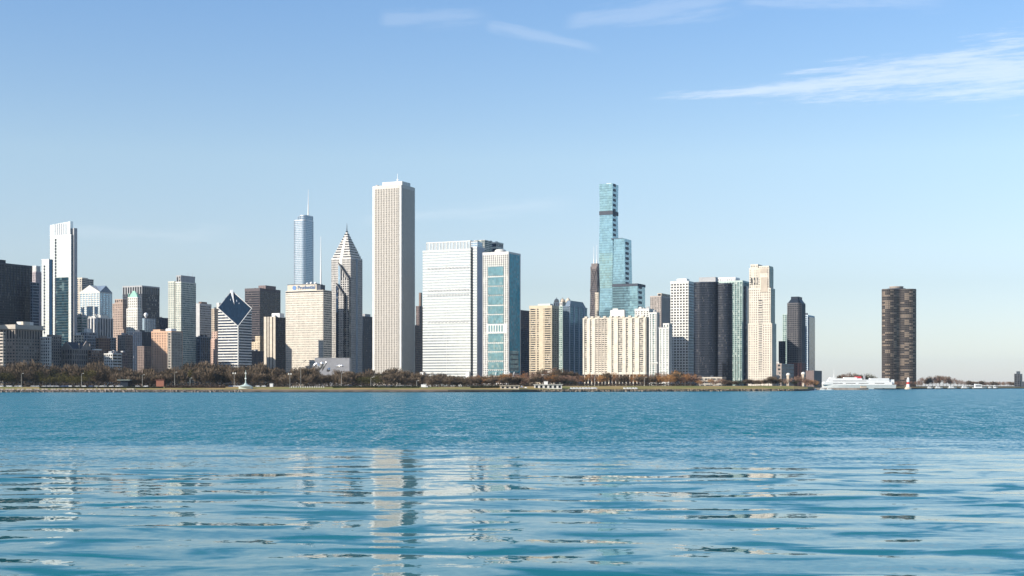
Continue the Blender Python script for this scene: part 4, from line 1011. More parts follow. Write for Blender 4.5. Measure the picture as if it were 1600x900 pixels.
# mid and right groups
for row, off, step, k_, x0, x1 in (('rear', 260, 8.5, 1.0, 742, 1085), ('front', 130, 10, .72, 742, 905)):
    px = float(x0)
    while px < x1:
        yt = ip(px, [740, 760, 790, 815, 835, 862, 885, 905, 935, 985, 1000, 1030, 1060, 1085], [583, 584, 583, 582, 577, 574, 577, 583, 582, 584, 584, 581, 578, 582])
        yt2 = 603-(603-yt)*k_+random.uniform(-2, 2)
        kd = random.choice(['russet', 'russet', 'orange', 'bare']) if not (905 < px < 1010) else random.choice(['orange', 'russet', 'bare', 'orange'])
        if 836 < px < 888 and row == 'rear': kd = random.choice(['russet', 'bare'])
        tree(kd, px, shore(px)+off+random.uniform(-20, 20), yt2, 'in the '+row+' row')
        px += step*random.uniform(.7, 1.3)
for px, yt, kd in ((1002, 589, 'bare'), (1014, 591, 'bare'), (1026, 590, 'bare'), (1033, 588, 'orange'), (1041, 587, 'orange'), (1047, 589, 'orange'), (1056, 585, 'bare'), (1064, 590, 'russet'), (1071, 586, 'orange'), (1080, 587, 'russet'), (1090, 588, 'russet'),
                   (1092, 597, 'orange'), (1098, 598, 'russet'), (1110, 594, 'orange'), (1118, 595, 'russet'), (1127, 594, 'russet'), (1134, 596, 'bare'), (1142, 598, 'bare'), (1150, 597, 'bare'), (1158, 597, 'green'), (1166, 596, 'bare'), (1175, 597, 'bare'), (1183, 597, 'bare'),
                   (1188, 595, 'orange'), (1194, 595, 'orange'), (1201, 592, 'bare'), (1208, 591, 'bare'), (1215, 594, 'bare'), (1224, 598, 'green'), (1231, 594, 'russet'), (1240, 596, 'olive'), (1247, 590, 'russet'), (1253, 591, 'russet'), (1260, 595, 'russet'), (1267, 596, 'orange'), (1272, 597, 'orange'),
                   (882, 597, 'green'), (885, 595, 'green'), (896, 597, 'green')):
    tree(kd, px, min(shore(px)+random.uniform(90, 160), 1950), yt-3.5+random.uniform(-1, 1), 'standing alone' if kd == 'green' else 'at the lawn edge')
for px in np.arange(1310, 1374, 6.0):
    tree(random.choice(['olive', 'bare', 'russet']), px, 3250+random.uniform(-60, 60), ip(px, [1305, 1318, 1330, 1345, 1360, 1374], [590, 583, 581, 585, 582, 590]))
for px in np.arange(1398, 1440, 5.0): tree('russet', px, 3090+random.uniform(-15, 15), 595+random.uniform(-1, 1), 'low', .9)
for px in np.arange(1440, 1596, 5.6):
    tree(random.choice(['bare', 'russet']), px, shore(px)+180+random.uniform(-40, 60), ip(px, [1436, 1446, 1470, 1485, 1497, 1505, 1520, 1600], [591, 587, 586, 588, 591, 594, 595, 596])+random.uniform(-.8, .8), '', 1.0)

# low undergrowth below the trees
ub = MB()
for i in range(15000):
    p_ = random.uniform(-60, 1085); o_ = random.uniform(92, 300); Y = shore(p_)+o_; X = pt(p_, Y)[0]
    c = Vector((X, Y, gz(p_, o_)+random.uniform(0, 4.2 if p_ < 740 else 2.6)**1.0))
    a = Vector((random.uniform(-1, 1), random.uniform(-1, 1), random.uniform(-1, 1))).normalized(); e = a.orthogonal().normalized()*random.uniform(.4, 1.0); g = a.cross(e)
    k = len(ub.v); ub.v += [tuple(c-e), tuple(c-g*.6), tuple(c+e), tuple(c+g*.6)]; ub.f.append((k, k+1, k+2, k+3))
tag(ub.build('undergrowth', leafmat('undergrowth twigs', (.035, .027, .02), (.07, .05, .035))), kind='stuff')

# ------------------------------------------------------------------ hedges
def hedge(px0, px1, off, h, label, m=TREES['green'][0]):
    b = MB(); n = int((px1-px0)*26); X0, Y0 = pt((px0+px1)/2, shore((px0+px1)/2)+off)
    for i in range(n):
        p = random.uniform(px0, px1); o = off+random.uniform(-2, 2); X, Y = pt(p, shore(p)+o); z = gz(p, o)
        c = Vector((X, Y, z+random.uniform(.1, h)))
        a = Vector((random.uniform(-1, 1), random.uniform(-1, 1), random.uniform(-1, 1))).normalized(); e = a.orthogonal().normalized()*.5; g = a.cross(e)
        k = len(b.v); b.v += [tuple(c-e), tuple(c-g), tuple(c+e), tuple(c+g)]; b.f.append((k, k+1, k+2, k+3))
    tag(b.build('hedge', m), label, 'hedge')
hedge(62, 150, 36, 1.3, 'clipped dark hedge by the drive below the gabled club house')
hedge(152, 255, 38, 1.3, 'clipped dark hedge left of the red brick hut')
hedge(258, 352, 42, 2.2, 'long dark hedge between the red brick hut and the harbour beacon', leafmat('brown hedge', (.07, .05, .04), (.10, .07, .055)))
hedge(520, 655, 44, 1.6, 'long dark hedge below the chevron and ribbed towers')
hedge(735, 780, 40, 1.8, 'short dark hedge left of the long pale shore pavilion')

# ------------------------------------------------------------------ cars
def at(px, off): 
    Y = shore(px)+off; X, _ = pt(px, Y); return X, Y, gz(px, off)
CARC = {'white': (.78, .78, .76), 'silver': (.42, .43, .44), 'black': (.02, .02, .022), 'red': (.30, .03, .025), 'blue': (.05, .09, .20)}
def car_proto(cn):
    r = bpy.data.objects.new('parked_car', None)
    b = MB()
    P = [(-2.2, .35), (2.2, .35), (2.25, .75), (2.1, .95), (1.1, 1.02), (.45, 1.5), (-1.3, 1.5), (-2.0, 1.0), (-2.25, .9)]
    n = len(P)
    b.v += [(x, -.88, z) for x, z in P]+[(x, .88, z) for x, z in P]
    b.f += [tuple(range(n)), tuple(range(2*n-1, n-1, -1))]+[(i, n+i, n+(i+1) % n, (i+1) % n) for i in range(n)]
    parts = [(b, 'body', mat(cn+' car paint', CARC[cn], rough=.25, var=.02))]
    w = MB()
    for s in (-1, 1): 
        k = len(w.v); w.v += [(.95, s*.90, 1.05), (.40, s*.90, 1.42), (-1.25, s*.90, 1.42), (-1.75, s*.90, 1.05)]; w.f.append((k, k+1, k+2, k+3) if s > 0 else (k+3, k+2, k+1, k))
    parts.append((w, 'window', G_BLACK))
    for x in (-1.4, 1.4):
        for y in (-.8, .8):
            t = MB(); t.tube((x, y-.1, .33), (x, y+.1, .33), .33, .33, 10); parts.append((t, 'wheel', mat('tyre rubber', (.02, .02, .02))))
    obs = [(nm, [mb.v, mb.f], m) for mb, nm, m in parts]
    return obs
CARP = {}
def car(cn, px, off, rz=0):
    if cn not in CARP:
        L = []
        for nm, (v_, f_), m in car_proto(cn):
            me = bpy.data.meshes.new(nm); me.from_pydata(v_, [], f_); me.materials.append(m); L.append((nm, me))
        CARP[cn] = L
    X, Y, z = at(px, off)
    r = link(bpy.data.objects.new('parked_car', None)); r.location = (X, Y, z+.02); r.rotation_euler = (0, 0, rz)
    tag(r, cn+' car on the lakefront drive '+seg(px), 'car', 'cars on the lakefront drive')
    for nm, me in CARP[cn]: link(bpy.data.objects.new(nm, me), r)
for px in (2, 6, 13, 16, 26, 31, 52, 58, 69, 76, 82, 89, 98, 104, 109, 121, 131, 142, 151, 159, 164, 174, 184, 189):
    car(random.choice(['white', 'white', 'silver', 'silver', 'black', 'blue']), px, random.choice([64, 70, 76]), random.choice([0, math.pi]))
for px in (215, 228, 334, 344, 361, 366, 371, 373, 403, 412, 540, 548, 563, 590, 596, 604, 610, 621, 626, 630, 636, 640):
    car(random.choice(['white', 'white', 'white', 'silver', 'blue']), px, random.choice([64, 70, 76]), random.choice([0, math.pi]))

# ------------------------------------------------------------------ lamp posts, bollards, people on the promenade
POLE = mat('pole grey', (.34, .33, .30), rough=.5)
LAMPH = mat('lamp head white', (.75, .75, .70), rough=.3)
def lamp(px, off, ytop, label, style='mast'):
    X, Y, z = at(px, off); h = zz(ytop, Y)-z
    r = link(bpy.data.objects.new('lamp_post', None)); r.location = (X, Y, z); tag(r, label, 'lamp post', 'lamp posts along the lakefront')
    b = MB(); b.tube((0, 0, 0), (0, 0, h), .22, .13, 6); b.tube((0, 0, 0), (0, 0, 1.2), .38, .3, 6); b.build('pole', POLE, r)
    if style == 'cobra':
        b = MB(); b.tube((0, 0, h), (1.4, 0, h+1.2), .13, .12, 5); b.tube((1.4, 0, h+1.2), (3.6, 0, h+2.8), .12, .1, 5); b.build('arm', POLE, r)
        b = MB(); b.quadbox([(3.0, -.4, h+2.2), (5.4, -.4, h+3.7), (5.4, .4, h+3.7), (3.0, .4, h+2.2), (2.8, -.4, h+2.6), (5.2, -.4, h+4.2), (5.2, .4, h+4.2), (2.8, .4, h+2.6)]); b.build('lamp_head', DGREY, r)
    elif style == 'twin':
        b = MB(); b.tube((-1.2, 0, h-.3), (1.2, 0, h-.3), .09, .09, 5); b.build('arm', POLE, r)
        for x in (-1.1, 1.1): b = MB(); b.box(x-.5, x+.5, -.45, .45, h-.2, h+1.2); b.build('lamp_head', LAMPH, r)
    else:
        b = MB(); b.tube((0, 0, h), (1.5, 0, h+.3), .09, .07, 5); b.build('arm', POLE, r)
        b = MB(); b.box(1.1, 2.2, -.25, .25, h+.2, h+.5); b.build('lamp_head', LAMPH, r)
for px, off, yt, lb, sty in ((33.5, 50, 584, 'grey lamp post on the lawn below the cornice palazzo', 'mast'), (127.5, 50, 584, 'grey lamp post by the hedge below the gabled club house', 'mast'), (222.5, 50, 586, 'grey lamp post left of the red brick hut', 'mast'),
        (273, 60, 582, 'grey lamp post right of the red brick hut', 'mast'), (297, 42, 591, 'short grey lamp post at the long dark hedge', 'mast'), (366, 60, 584, 'twin headed lamp post just left of the harbour beacon', 'twin'),
        (453, 40, 585, 'white twin headed lamp post on the lawn below the sign tower', 'twin'), (470, 45, 569, 'tall pole with a raised dark floodlight head below the sign tower', 'cobra'), (533.5, 50, 583, 'grey lamp post below the chevron tower', 'mast'), (579.5, 46, 590, 'grey lamp post left of the ribbed tower foot', 'mast'),
        (651, 55, 595, 'short lamp post by the white truck', 'mast'), (929, 60, 588, 'lamp post on the lawn below the left end of the cream slab', 'mast'), (1007, 60, 590, 'lamp post on the lawn below the right end of the cream slab', 'mast')):
    lamp(px, off, yt, lb, sty)
bp = MB(); bp.lathe(0, 0, [(.35, 0), (.35, 1.2), (.2, 1.45)], 8)
bme = bpy.data.meshes.new('bollard'); bme.from_pydata(bp.v, [], bp.f); bme.materials.append(PAINT)
for px in np.arange(455.5, 508, 3.6):
    X, Y, z = at(px, 44); o = link(bpy.data.objects.new('bollard', bme)); o.location = (X, Y, z); tag(o, 'white bollard in the row on the lawn below the sign tower', 'bollard', 'white bollards in a row on the lawn')
# seawall benches / stone blocks on the promenade
bp = MB(); bp.box(-1.2, 1.2, -.4, .4, 0, .75); bp.box(-1.3, 1.3, -.45, .45, .76, .95)
sme = bpy.data.meshes.new('stone_block'); sme.from_pydata(bp.v, [], bp.f); sme.materials.append(mat('pale stone block', (.42, .36, .30)))
for px in list(np.arange(3, 190, 6.4)):
    X, Y, z = at(px+random.uniform(-2, 2), 4.0); o = link(bpy.data.objects.new('stone_block', sme)); o.location = (X, Y, z); tag(o, 'pale stone block on the seawall edge left of the promenade steps', 'stone block', 'pale stone blocks on the seawall edge')

# ------------------------------------------------------------------ small shore buildings
def hall(name, label, cat, px0, px1, off, yt, m, depth=9, win=True, roof=None, over=1.0):
    Y = shore((px0+px1)/2)+off; x0, x1 = pt(px0, Y)[0], pt(px1, Y)[0]; z0 = gz((px0+px1)/2, off)-.3
    h = zz(yt, Y)-z0; L = x1-x0
    r = link(bpy.data.objects.new(name, None)); r.location = (x0, Y, z0); tag(r, label, cat)
    b = MB(); b.box(0, L, 0, depth, 0, h-.4); b.build('wall', m, r)
    b = MB(); b.box(-over, L+over, -over, depth+over, h-.38, h); b.build('roof', roof or WHITE, r)
    if win:
        n = max(2, int(L/4.5))
        for i in range(min(n, 9)):
            a = L*(i+.25)/n; b = MB(); b.box(a, a+L/n*.5, -.12, -.01, .9, h-1.1); b.build('window', G_BLACK, r)
    return r, L, h, depth
hall('shore_pavilion', 'long low pale pavilion with an overhanging roof on the shore below the aqua tower', 'pavilion', 782, 811, 20, 602.2, CREAM, roof=CREAM)
hall('yacht_club', 'white flat roofed shore club house with dark windows below the cream balcony tower', 'club house', 835, 878, 22, 600.6, WHITE, 11)
hall('kiosk', 'white box kiosk on the lawn behind the white club house', 'kiosk', 850, 856, 60, 595.5, PAINT, 6, False, over=.3)
hall('park_shelter', 'open park shelter with a pale flat roof left of the red brick hut', 'shelter', 188, 200, 88, 593.5, DARK, 12, False, PALEGREEN, 2.5)
hall('brick_hut', 'red brick hut among the bare trees', 'hut', 244, 256, 92, 593.5, mat('red brick', (.28, .11, .07)), 8, False, mat('red tile', (.25, .10, .07)), .6)
hall('kiosk', 'white kiosk at the tree line right of the harbour beacon', 'kiosk', 421.5, 426.5, 84, 599, PAINT, 4, False, over=.2)
hall('stage_hall', 'low concrete restroom hall behind the orange trees below the cream balcony tower', 'building', 847, 859, 150, 585, mat('hall stone', (.40, .36, .31)), 10, True, WHITE, .4)
hall('shelter', 'low cream shelter on the stepped seawall left of the dark hedge', 'shelter', 198, 209, 10, 607, CREAM, 4, False, CREAM, .3)
hall('grey_hall', 'low grey park hall behind the curled steel band shell', 'building', 492, 546, 900, 559, mat('shaded hall', (.30, .30, .31)), 30, False, GREY, .3)
# tents by the pavilion
for i, (a, c, y) in enumerate(((812, 818, 602.5), (818.5, 824, 604.5))):
    Y = shore(815)+18; x0, x1 = pt(a, Y)[0], pt(c, Y)[0]; z = gz(815, 18); h = zz(y, Y)-z; L = x1-x0
    r = link(bpy.data.objects.new('event_tent', None)); r.location = (x0, Y, z); tag(r, ('taller white peaked tent beside the long pale shore pavilion', 'smaller white peaked tent right of the taller one')[i], 'tent', 'white tents by the shore pavilion')
    b = MB(); b.v += [(0, 0, h*.45), (L, 0, h*.45), (L, L, h*.45), (0, L, h*.45), (L/2, L/2, h)]; b.f += [(0, 1, 4), (1, 2, 4), (2, 3, 4), (3, 0, 4)]; b.build('canopy', PAINT, r)
    for x, y_ in ((.1, .1), (L-.1, .1), (L-.1, L-.1), (.1, L-.1)): b = MB(); b.tube((x, y_, 0), (x, y_, h*.45), .08, .08, 5); b.build('leg', POLE, r)
# white truck
X, Y, z = at(658, 40)
r = link(bpy.data.objects.new('box_truck', None)); r.location = (X, Y, z); tag(r, 'white box truck parked below the gap right of the ribbed tower', 'truck')
b = MB(); b.box(0, 4.6, -1.2, 1.2, .8, 3.4); b.build('cargo_box', PAINT, r)
b = MB(); b.prism([(4.7, -1.1), (6.6, -1.1), (6.6, 1.1), (4.7, 1.1)], .6, [2.6, 1.7, 1.7, 2.6]); b.build('cab', mat('silver paint', (.5, .5, .5), rough=.3), r)
for x in (1.0, 5.6):
    for y in (-1.0, 1.0): b = MB(); b.tube((x, y-.15, .45), (x, y+.15, .45), .45, .45, 10); b.build('wheel', mat('tyre rubber', (.02, .02, .02)), r)
# curled steel band shell
Yb = 2210
r = link(bpy.data.objects.new('band_shell', None)); xb, _ = pt(500, Yb); r.location = (xb, Yb, 5); tag(r, 'curled stainless steel band shell rising over the bare trees', 'band shell')
STEEL = mat('brushed steel', (.72, .72, .72), rough=.28, metal=.75, var=.05)
def curl(pts, wd, name='steel_ribbon'):
    """curved sheet through photo (column,row) points, extruded to a wide ribbon with thickness"""
    P = [Vector((pt(px, Yb)[0]-xb, dy, zz(py, Yb)-5)) for px, py, dy in pts]
    b = MB(); n = len(P)
    for i, p in enumerate(P):
        t = (P[min(n-1, i+1)]-P[max(0, i-1)]); s_ = Vector((-t.z, 0, t.x)).normalized()*wd*(1-.5*abs(2*i/(n-1)-1))
        q = Vector((0, .4, 0))
        for c_ in (p-s_-q, p+s_-q, p+s_+q, p-s_+q): b.v.append(tuple(c_))
    for i in range(n-1):
        for j in range(4): b.f.append((i*4+j, i*4+(j+1) % 4, i*4+4+(j+1) % 4, i*4+4+j))
    b.f += [(3, 2, 1, 0), tuple((n-1)*4+j for j in range(4))]
    b.build(name, STEEL, r, True)
curl([(489, 577, 0), (491, 572, -3), (495, 568, -5), (498, 570, -6), (500, 577, -7)], 2.6)
curl([(498, 579, -4), (502, 574, -7), (505, 569, -9), (504, 566, -11)], 2.8)
curl([(503, 579, 2), (507, 572, -1), (510, 567, -3), (511, 565, -5)], 1.6)
curl([(511, 580, 0), (514, 578, -2), (515.5, 575, -3)], 2.8)
curl([(524, 573, 3), (529, 572, 0), (534, 571, -3), (537, 573, -5)], 2.4)
# harbour beacon
X, Y, z = at(384, 24)
r = link(bpy.data.objects.new('harbor_beacon', None)); r.location = (X, Y, z); tag(r, 'pale harbour beacon column on a flared pavilion base by the seawall', 'beacon')
h = zz(578, Y)-z
b = MB(); b.box(-6, 6, -4, 4, 0, 2.2); b.build('base', mat('pale green white', (.62, .66, .58)), r)
b = MB(); b.lathe(0, 0, [(7, 2.25), (5.5, 2.9), (2.0, 4.2), (.9, 5.4)], 8); b.build('roof', PALEGREEN, r)
b = MB(); b.lathe(0, 0, [(.7, 5), (.45, h*.45), (.4, h*.8), (.12, h)], 8); b.build('column', PALEGREEN, r)
for q in (.5, .78): b = MB(); b.lathe(0, 0, [(.3, h*q), (1.0, h*q+.5), (1.0, h*q+1.1), (.3, h*q+1.6)], 8); b.build('lantern', LAMPH, r)

# ------------------------------------------------------------------ boats, ship, beacon
def hullmesh(L, Bm, H, sheer=.3, n=10, bow=1):
    b = MB()
    for i in range(n+1):
        t = i/n; x = L*t
        w = Bm/2*(1-max(0, (t-.6)/.4)**2.2*.97); zt = H*(1+sheer*max(0, (t-.5)/.5)**2)
        b.v += [(x, -w*.7, -.3), (x, -w, zt), (x, w, zt), (x, w*.7, -.3)]
    for i in range(n):
        for j in range(3): b.f.append((i*4+j, i*4+4+j, i*4+5+j, i*4+1+j))
    b.f += [(0, 1, 2, 3), (n*4+3, n*4+2, n*4+1, n*4)]
    return b
def boat(px, Y, L, label, H=1.6, cab=2.6, mast=0, z=0, flip=False):
    r = link(bpy.data.objects.new('moored_boat', None)); X, _ = pt(px, Y); r.location = (X-L/2 if not flip else X+L/2, Y, z); r.rotation_euler = (0, 0, math.pi if flip else 0)
    tag(r, label, 'boat', 'moored white boats')
    hullmesh(L, L*.28, H).build('hull', PAINT, r)
    b = MB(); b.prism([(L*.12, -L*.10), (L*.62, -L*.10), (L*.62, L*.10), (L*.12, L*.10)], H-.1, [H+cab, H+cab*.8, H+cab*.8, H+cab]); b.build('cabin', PAINT, r)
    b = MB(); b.box(L*.16, L*.58, -L*.105, L*.105, H+cab*.30, H+cab*.60); b.build('window', G_BLACK, r)
    if mast: b = MB(); b.tube((L*.4, 0, H+cab*.8), (L*.4, 0, H+cab+mast), .15, .08, 5); b.build('mast', PAINT, r)
# trailer boats / trucks on the shore right of the club house
for i, px in enumerate((893, 897.5, 902, 907, 912, 916.5, 921, 926, 930)):
    X, Y, z = at(px, 14); boat(px, Y, 3.0+.6*(i % 3), 'small white boat laid up on the shore right of the white club house', .9, .8, 0, z+.3)
for px in (976, 981, 985, 990, 994): X, Y, z = at(px, 14); boat(px, Y, 3.0, 'small white boat laid up on the shore below the cream slab', .8, .7, 0, z+.3)
# large white ship
Ys = 2820; xs0, xs1 = pt(1271, Ys)[0], pt(1398, Ys)[0]; Ls = xs1-xs0
r = link(bpy.data.objects.new('passenger_ship', None)); r.location = (xs1, Ys, 0); r.rotation_euler = (0, 0, math.pi); tag(r, 'large white passenger ship with a red funnel moored left of the lone trefoil tower', 'ship')
hullmesh(Ls, 22, 8.5, .35, 16).build('hull', PAINT, r)
def deck(nm, pa, pb, y0, y1, wd, m=PAINT, rake=0):
    a, c = xs1-pt(pb, Ys)[0], xs1-pt(pa, Ys)[0]; b = MB(); z0, z1 = zz(y0, Ys), zz(y1, Ys)
    b.quadbox([(a, -wd, z0), (c, -wd, z0), (c, wd, z0), (a, wd, z0), (a, -wd, z1), (c-rake, -wd, z1), (c-rake, wd, z1), (a, wd, z1)]); return b.build(nm, m, r)
deck('deck', 1283, 1392, 601, 596.5, 9, rake=5); deck('deck', 1291, 1388, 596.6, 593.2, 8, rake=6); deck('deck', 1293, 1346, 593.3, 591.2, 7, rake=4); deck('bridge', 1296, 1304, 591.3, 589.6, 6.5); deck('deck', 1318, 1338, 591.3, 589.6, 6)
deck('stern_house', 1358, 1387.5, 594, 591.0, 8.2); deck('stern_house', 1390, 1396, 600, 593, 6)
for a in (1300, 1320, 1340, 1365):
    o = deck('window_strip', a, a+15, 599.4, 598.6, 9.1, G_BLACK)
deck('window_strip', 1300, 1352, 595.6, 595.0, 8.1, G_BLACK)
deck('funnel', 1336, 1345, 591.5, 588.2, 4, mat('funnel red', (.62, .06, .07), rough=.4)); deck('exhaust_stack', 1349, 1351.6, 594, 586, 2, GREY)
b = MB(); xm = xs1-pt(1303, Ys)[0]; b.tube((xm, 0, zz(590, Ys)), (xm, 0, zz(577, Ys)), .7, .2, 6); b.build('mast', PAINT, r)
# jetty in front of the ship
Yj = 2080; b = MB(); x0, x1 = pt(1250, Yj)[0], pt(1358, Yj)[0]
b.prism([(x0, Yj), (x1-14, Yj), (x1, Yj+4), (x1-14, Yj+9), (x0, Yj+9)], -1, 3.2)
o = b.build('jetty', mat('jetty stone', (.30, .25, .21), var=.2)); tag(o, 'low stone jetty reaching out in front of the white ship', 'jetty')
hall_ = MB(); xh, _ = pt(1346, Yj); hall_.box(xh, xh+8, Yj+2, Yj+7, 3.19, 5.5); hall_.prism([(xh-.4, Yj+1.6), (xh+8.4, Yj+1.6), (xh+8.4, Yj+7.4), (xh-.4, Yj+7.4)], 5.45, 5.9)
tag(hall_.build('jetty_hut', TAN), 'small tan hut at the tip of the stone jetty', 'hut')
boat(1267, Yj-8, 15, 'low white tour boat moored at the root of the stone jetty', 1.8, 1.6); boat(1286, Yj-6, 9, 'smaller white boat with pink trim moored along the stone jetty', 1.5, 1.8); boat(1297, Yj-6, 10, 'small white boat right of the other one along the stone jetty', 1.4, 1.7)
# lighthouse
Yl = 2600; X, _ = pt(1419, Yl)
r = link(bpy.data.objects.new('lighthouse', None)); r.location = (X, Yl, 0); tag(r, 'small white and red harbour lighthouse in front of the lone trefoil tower', 'lighthouse')
b = MB(); b.lathe(0, 0, [(6.5, -1), (6.5, 2.2), (5.6, 2.4), (5.2, 4.0)], 12); b.build('base', TAN, r)
b = MB(); b.lathe(0, 0, [(3.2, 4.0), (2.9, 9.5)], 12); b.build('lower_tower', PAINT, r)
b = MB(); b.lathe(0, 0, [(3.6, 9.52), (3.6, 10.2), (2.6, 11.0), (2.5, 13.2)], 12); b.build('red_band', mat('beacon red', (.55, .05, .04)), r)
b = MB(); b.lathe(0, 0, [(2.7, 13.2), (2.9, 17.5)], 12); b.build('upper_tower', PAINT, r)
b = MB(); b.lathe(0, 0, [(2.2, 17.5), (2.2, 19.6), (1.2, 21.0), (.2, 21.8)], 10); b.build('lantern', PAINT, r)
# breakwater running right from the lighthouse
b = MB(); x0, x1 = X+7, pt(1560, Yl+250)[0]
b.prism([(X-60, Yl+2), (x0, Yl), (x1, Yl+250), (x1, Yl+258), (x0, Yl+9), (X-60, Yl+10)], -1, 1.6)
tag(b.build('breakwater', mat('breakwater stone', (.045, .045, .042), var=.2)), 'long dark breakwater running right from the small lighthouse', 'breakwater')
for px, L, c_, lb in ((1453, 11, 2.6, 'small white cruiser nearest the lighthouse along the breakwater'), (1467, 16, 2.8, 'white tour boat second from the lighthouse along the breakwater'), (1488, 18, 3.4, 'white tour boat third from the lighthouse along the breakwater'), (1508, 17, 3.2, 'white tour boat left of the tallest boat along the breakwater'),
                      (1531, 30, 8.0, 'tallest white tour boat with stacked decks along the breakwater'), (1547, 8, 2.4, 'small white boat right of the tallest tour boat'), (1555, 9, 5.5, 'small white boat with a tall cabin near the far right edge')):
    boat(px, 2990+(px-1450)*.8, L, lb, 2.4, c_, 3 if c_ > 5 else 0)
boat(1381, 2700, 7, 'tiny white motorboat on the water below the ship stern', 1.0, 1.2)

# ------------------------------------------------------------------ lake
rows = [9.0]
while rows[-1] < 2400: rows.append(rows[-1]*1.0046)
rows = np.array(rows); nr = len(rows)
cs = np.linspace(-.56, .56, 440); cs = np.concatenate([[-1.6, -.9], cs, [.9, 1.6]]); nc = len(cs)
Yg = np.repeat(rows[:, None], nc, 1); Xg = Yg*cs[None, :]; dyg = Yg*.0046
Z = np.zeros_like(Xg)
for i in range(64):
    lam = math.exp(rng.uniform(math.log(2.2), math.log(17))); a = rng.normal(0, .36)
    if i % 5 == 0: a = rng.normal(0, .8)
    k = 2*math.pi/lam; kx, ky = k*math.sin(a), k*math.cos(a)
    slope = .0037*(lam/6)**.1
    amp = slope/k
    fade = np.clip((lam/np.maximum(dyg, .01)-3)/4, 0, 1)
    Z += fade*amp*np.sin(kx*Xg+ky*Yg+rng.uniform(0, 6.28))
Z *= np.clip(1.0-.75*np.clip((Yg-260)/500, 0, 1), 0, 1)
verts = np.stack([Xg, Yg, Z], -1).reshape(-1, 3)
idx = np.arange(nr*nc).reshape(nr, nc)
quads = np.stack([idx[:-1, :-1], idx[:-1, 1:], idx[1:, 1:], idx[1:, :-1]], -1).reshape(-1, 4)
nv = len(verts)
far = np.array([(-24000, 2390, -.02), (24000, 2390, -.02), (24000, 26000, -.02), (-24000, 26000, -.02), (-24000, -6000, -.03), (24000, -6000, -.03), (24000, 9.2, -.03), (-24000, 9.2, -.03),
                (-24000, 9.2, -.03), (-14, 9.2, -.03), (-3830, 2390, -.03), (-24000, 2390, -.03), (14, 9.2, -.03), (24000, 9.2, -.03), (24000, 2390, -.03), (3830, 2390, -.03)], dtype=float)
verts = np.concatenate([verts, far]); quads = np.concatenate([quads, np.array([[0, 1, 2, 3], [4, 5, 6, 7], [8, 9, 10, 11], [12, 13, 14, 15]])+nv])
me = bpy.data.meshes.new('lake_water')
me.vertices.add(len(verts)); me.vertices.foreach_set('co', verts.astype(np.float32).ravel())
me.loops.add(quads.size); me.loops.foreach_set('vertex_index', quads.astype(np.int32).ravel())
me.polygons.add(len(quads)); me.polygons.foreach_set('loop_start', np.arange(0, quads.size, 4, dtype=np.int32)); me.polygons.foreach_set('loop_total', np.full(len(quads), 4, dtype=np.int32))
me.polygons.foreach_set('use_smooth', np.ones(len(quads), dtype=bool))
me.update(calc_edges=True); me.validate()
m, nt, p = nodes('lake water')
tc = N(nt, 'ShaderNodeTexCoord'); sx = N(nt, 'ShaderNodeSeparateXYZ'); nt.links.new(tc.outputs['Object'], sx.inputs[0])
# breeze patches: calm near shore water in front, ruffled water beyond about 140 m
pn = N(nt, 'ShaderNodeTexNoise'); pn.inputs['Scale'].default_value = .030; pn.inputs['Detail'].default_value = 6
mp = N(nt, 'ShaderNodeMapping'); mp.inputs['Scale'].default_value = (.6, .8, 1); nt.links.new(tc.outputs['Object'], mp.inputs[0]); nt.links.new(mp.outputs[0], pn.inputs[0])
dist = mathn(nt, 'ADD', sx.outputs[1], mathn(nt, 'MULTIPLY_ADD', pn.outputs[0], 230.0, -115.0))
mr = N(nt, 'ShaderNodeMapRange', interpolation_type='SMOOTHSTEP'); mr.inputs[1].default_value = 84; mr.inputs[2].default_value = 188; nt.links.new(dist, mr.inputs[0])
breeze = mr.outputs[0]
# ripples: the small waves tilt the surface directly
w1 = N(nt, 'ShaderNodeTexNoise'); w1.inputs['Scale'].default_value = 2.2; w1.inputs['Detail'].default_value = 3
nt.links.new(tc.outputs['Object'], w1.inputs[0])
ws1 = N(nt, 'ShaderNodeVectorMath', operation='SUBTRACT'); ws1.inputs[1].default_value = (.5, .5, .5); nt.links.new(w1.outputs[1], ws1.inputs[0])
ws2 = N(nt, 'ShaderNodeVectorMath', operation='MULTIPLY'); ws2.inputs[1].default_value = (1, 1, 0); nt.links.new(ws1.outputs[0], ws2.inputs[0])
ws3 = N(nt, 'ShaderNodeVectorMath', operation='SCALE'); nt.links.new(ws2.outputs[0], ws3.inputs[0]); nt.links.new(mathn(nt, 'MULTIPLY_ADD', breeze, .75, .075), ws3.inputs['Scale'])
ge = N(nt, 'ShaderNodeNewGeometry'); b2 = N(nt, 'ShaderNodeVectorMath', operation='ADD'); nt.links.new(ge.outputs['Normal'], b2.inputs[0]); nt.links.new(ws3.outputs[0], b2.inputs[1])
# short steep chop leans toward the open lake
lean = N(nt, 'ShaderNodeCombineXYZ'); nt.links.new(mathn(nt, 'MULTIPLY_ADD', breeze, -.150, -.002), lean.inputs[1])
b3 = N(nt, 'ShaderNodeVectorMath', operation='ADD'); nt.links.new(b2.outputs[0], b3.inputs[0]); nt.links.new(lean.outputs[0], b3.inputs[1]); b2 = b3
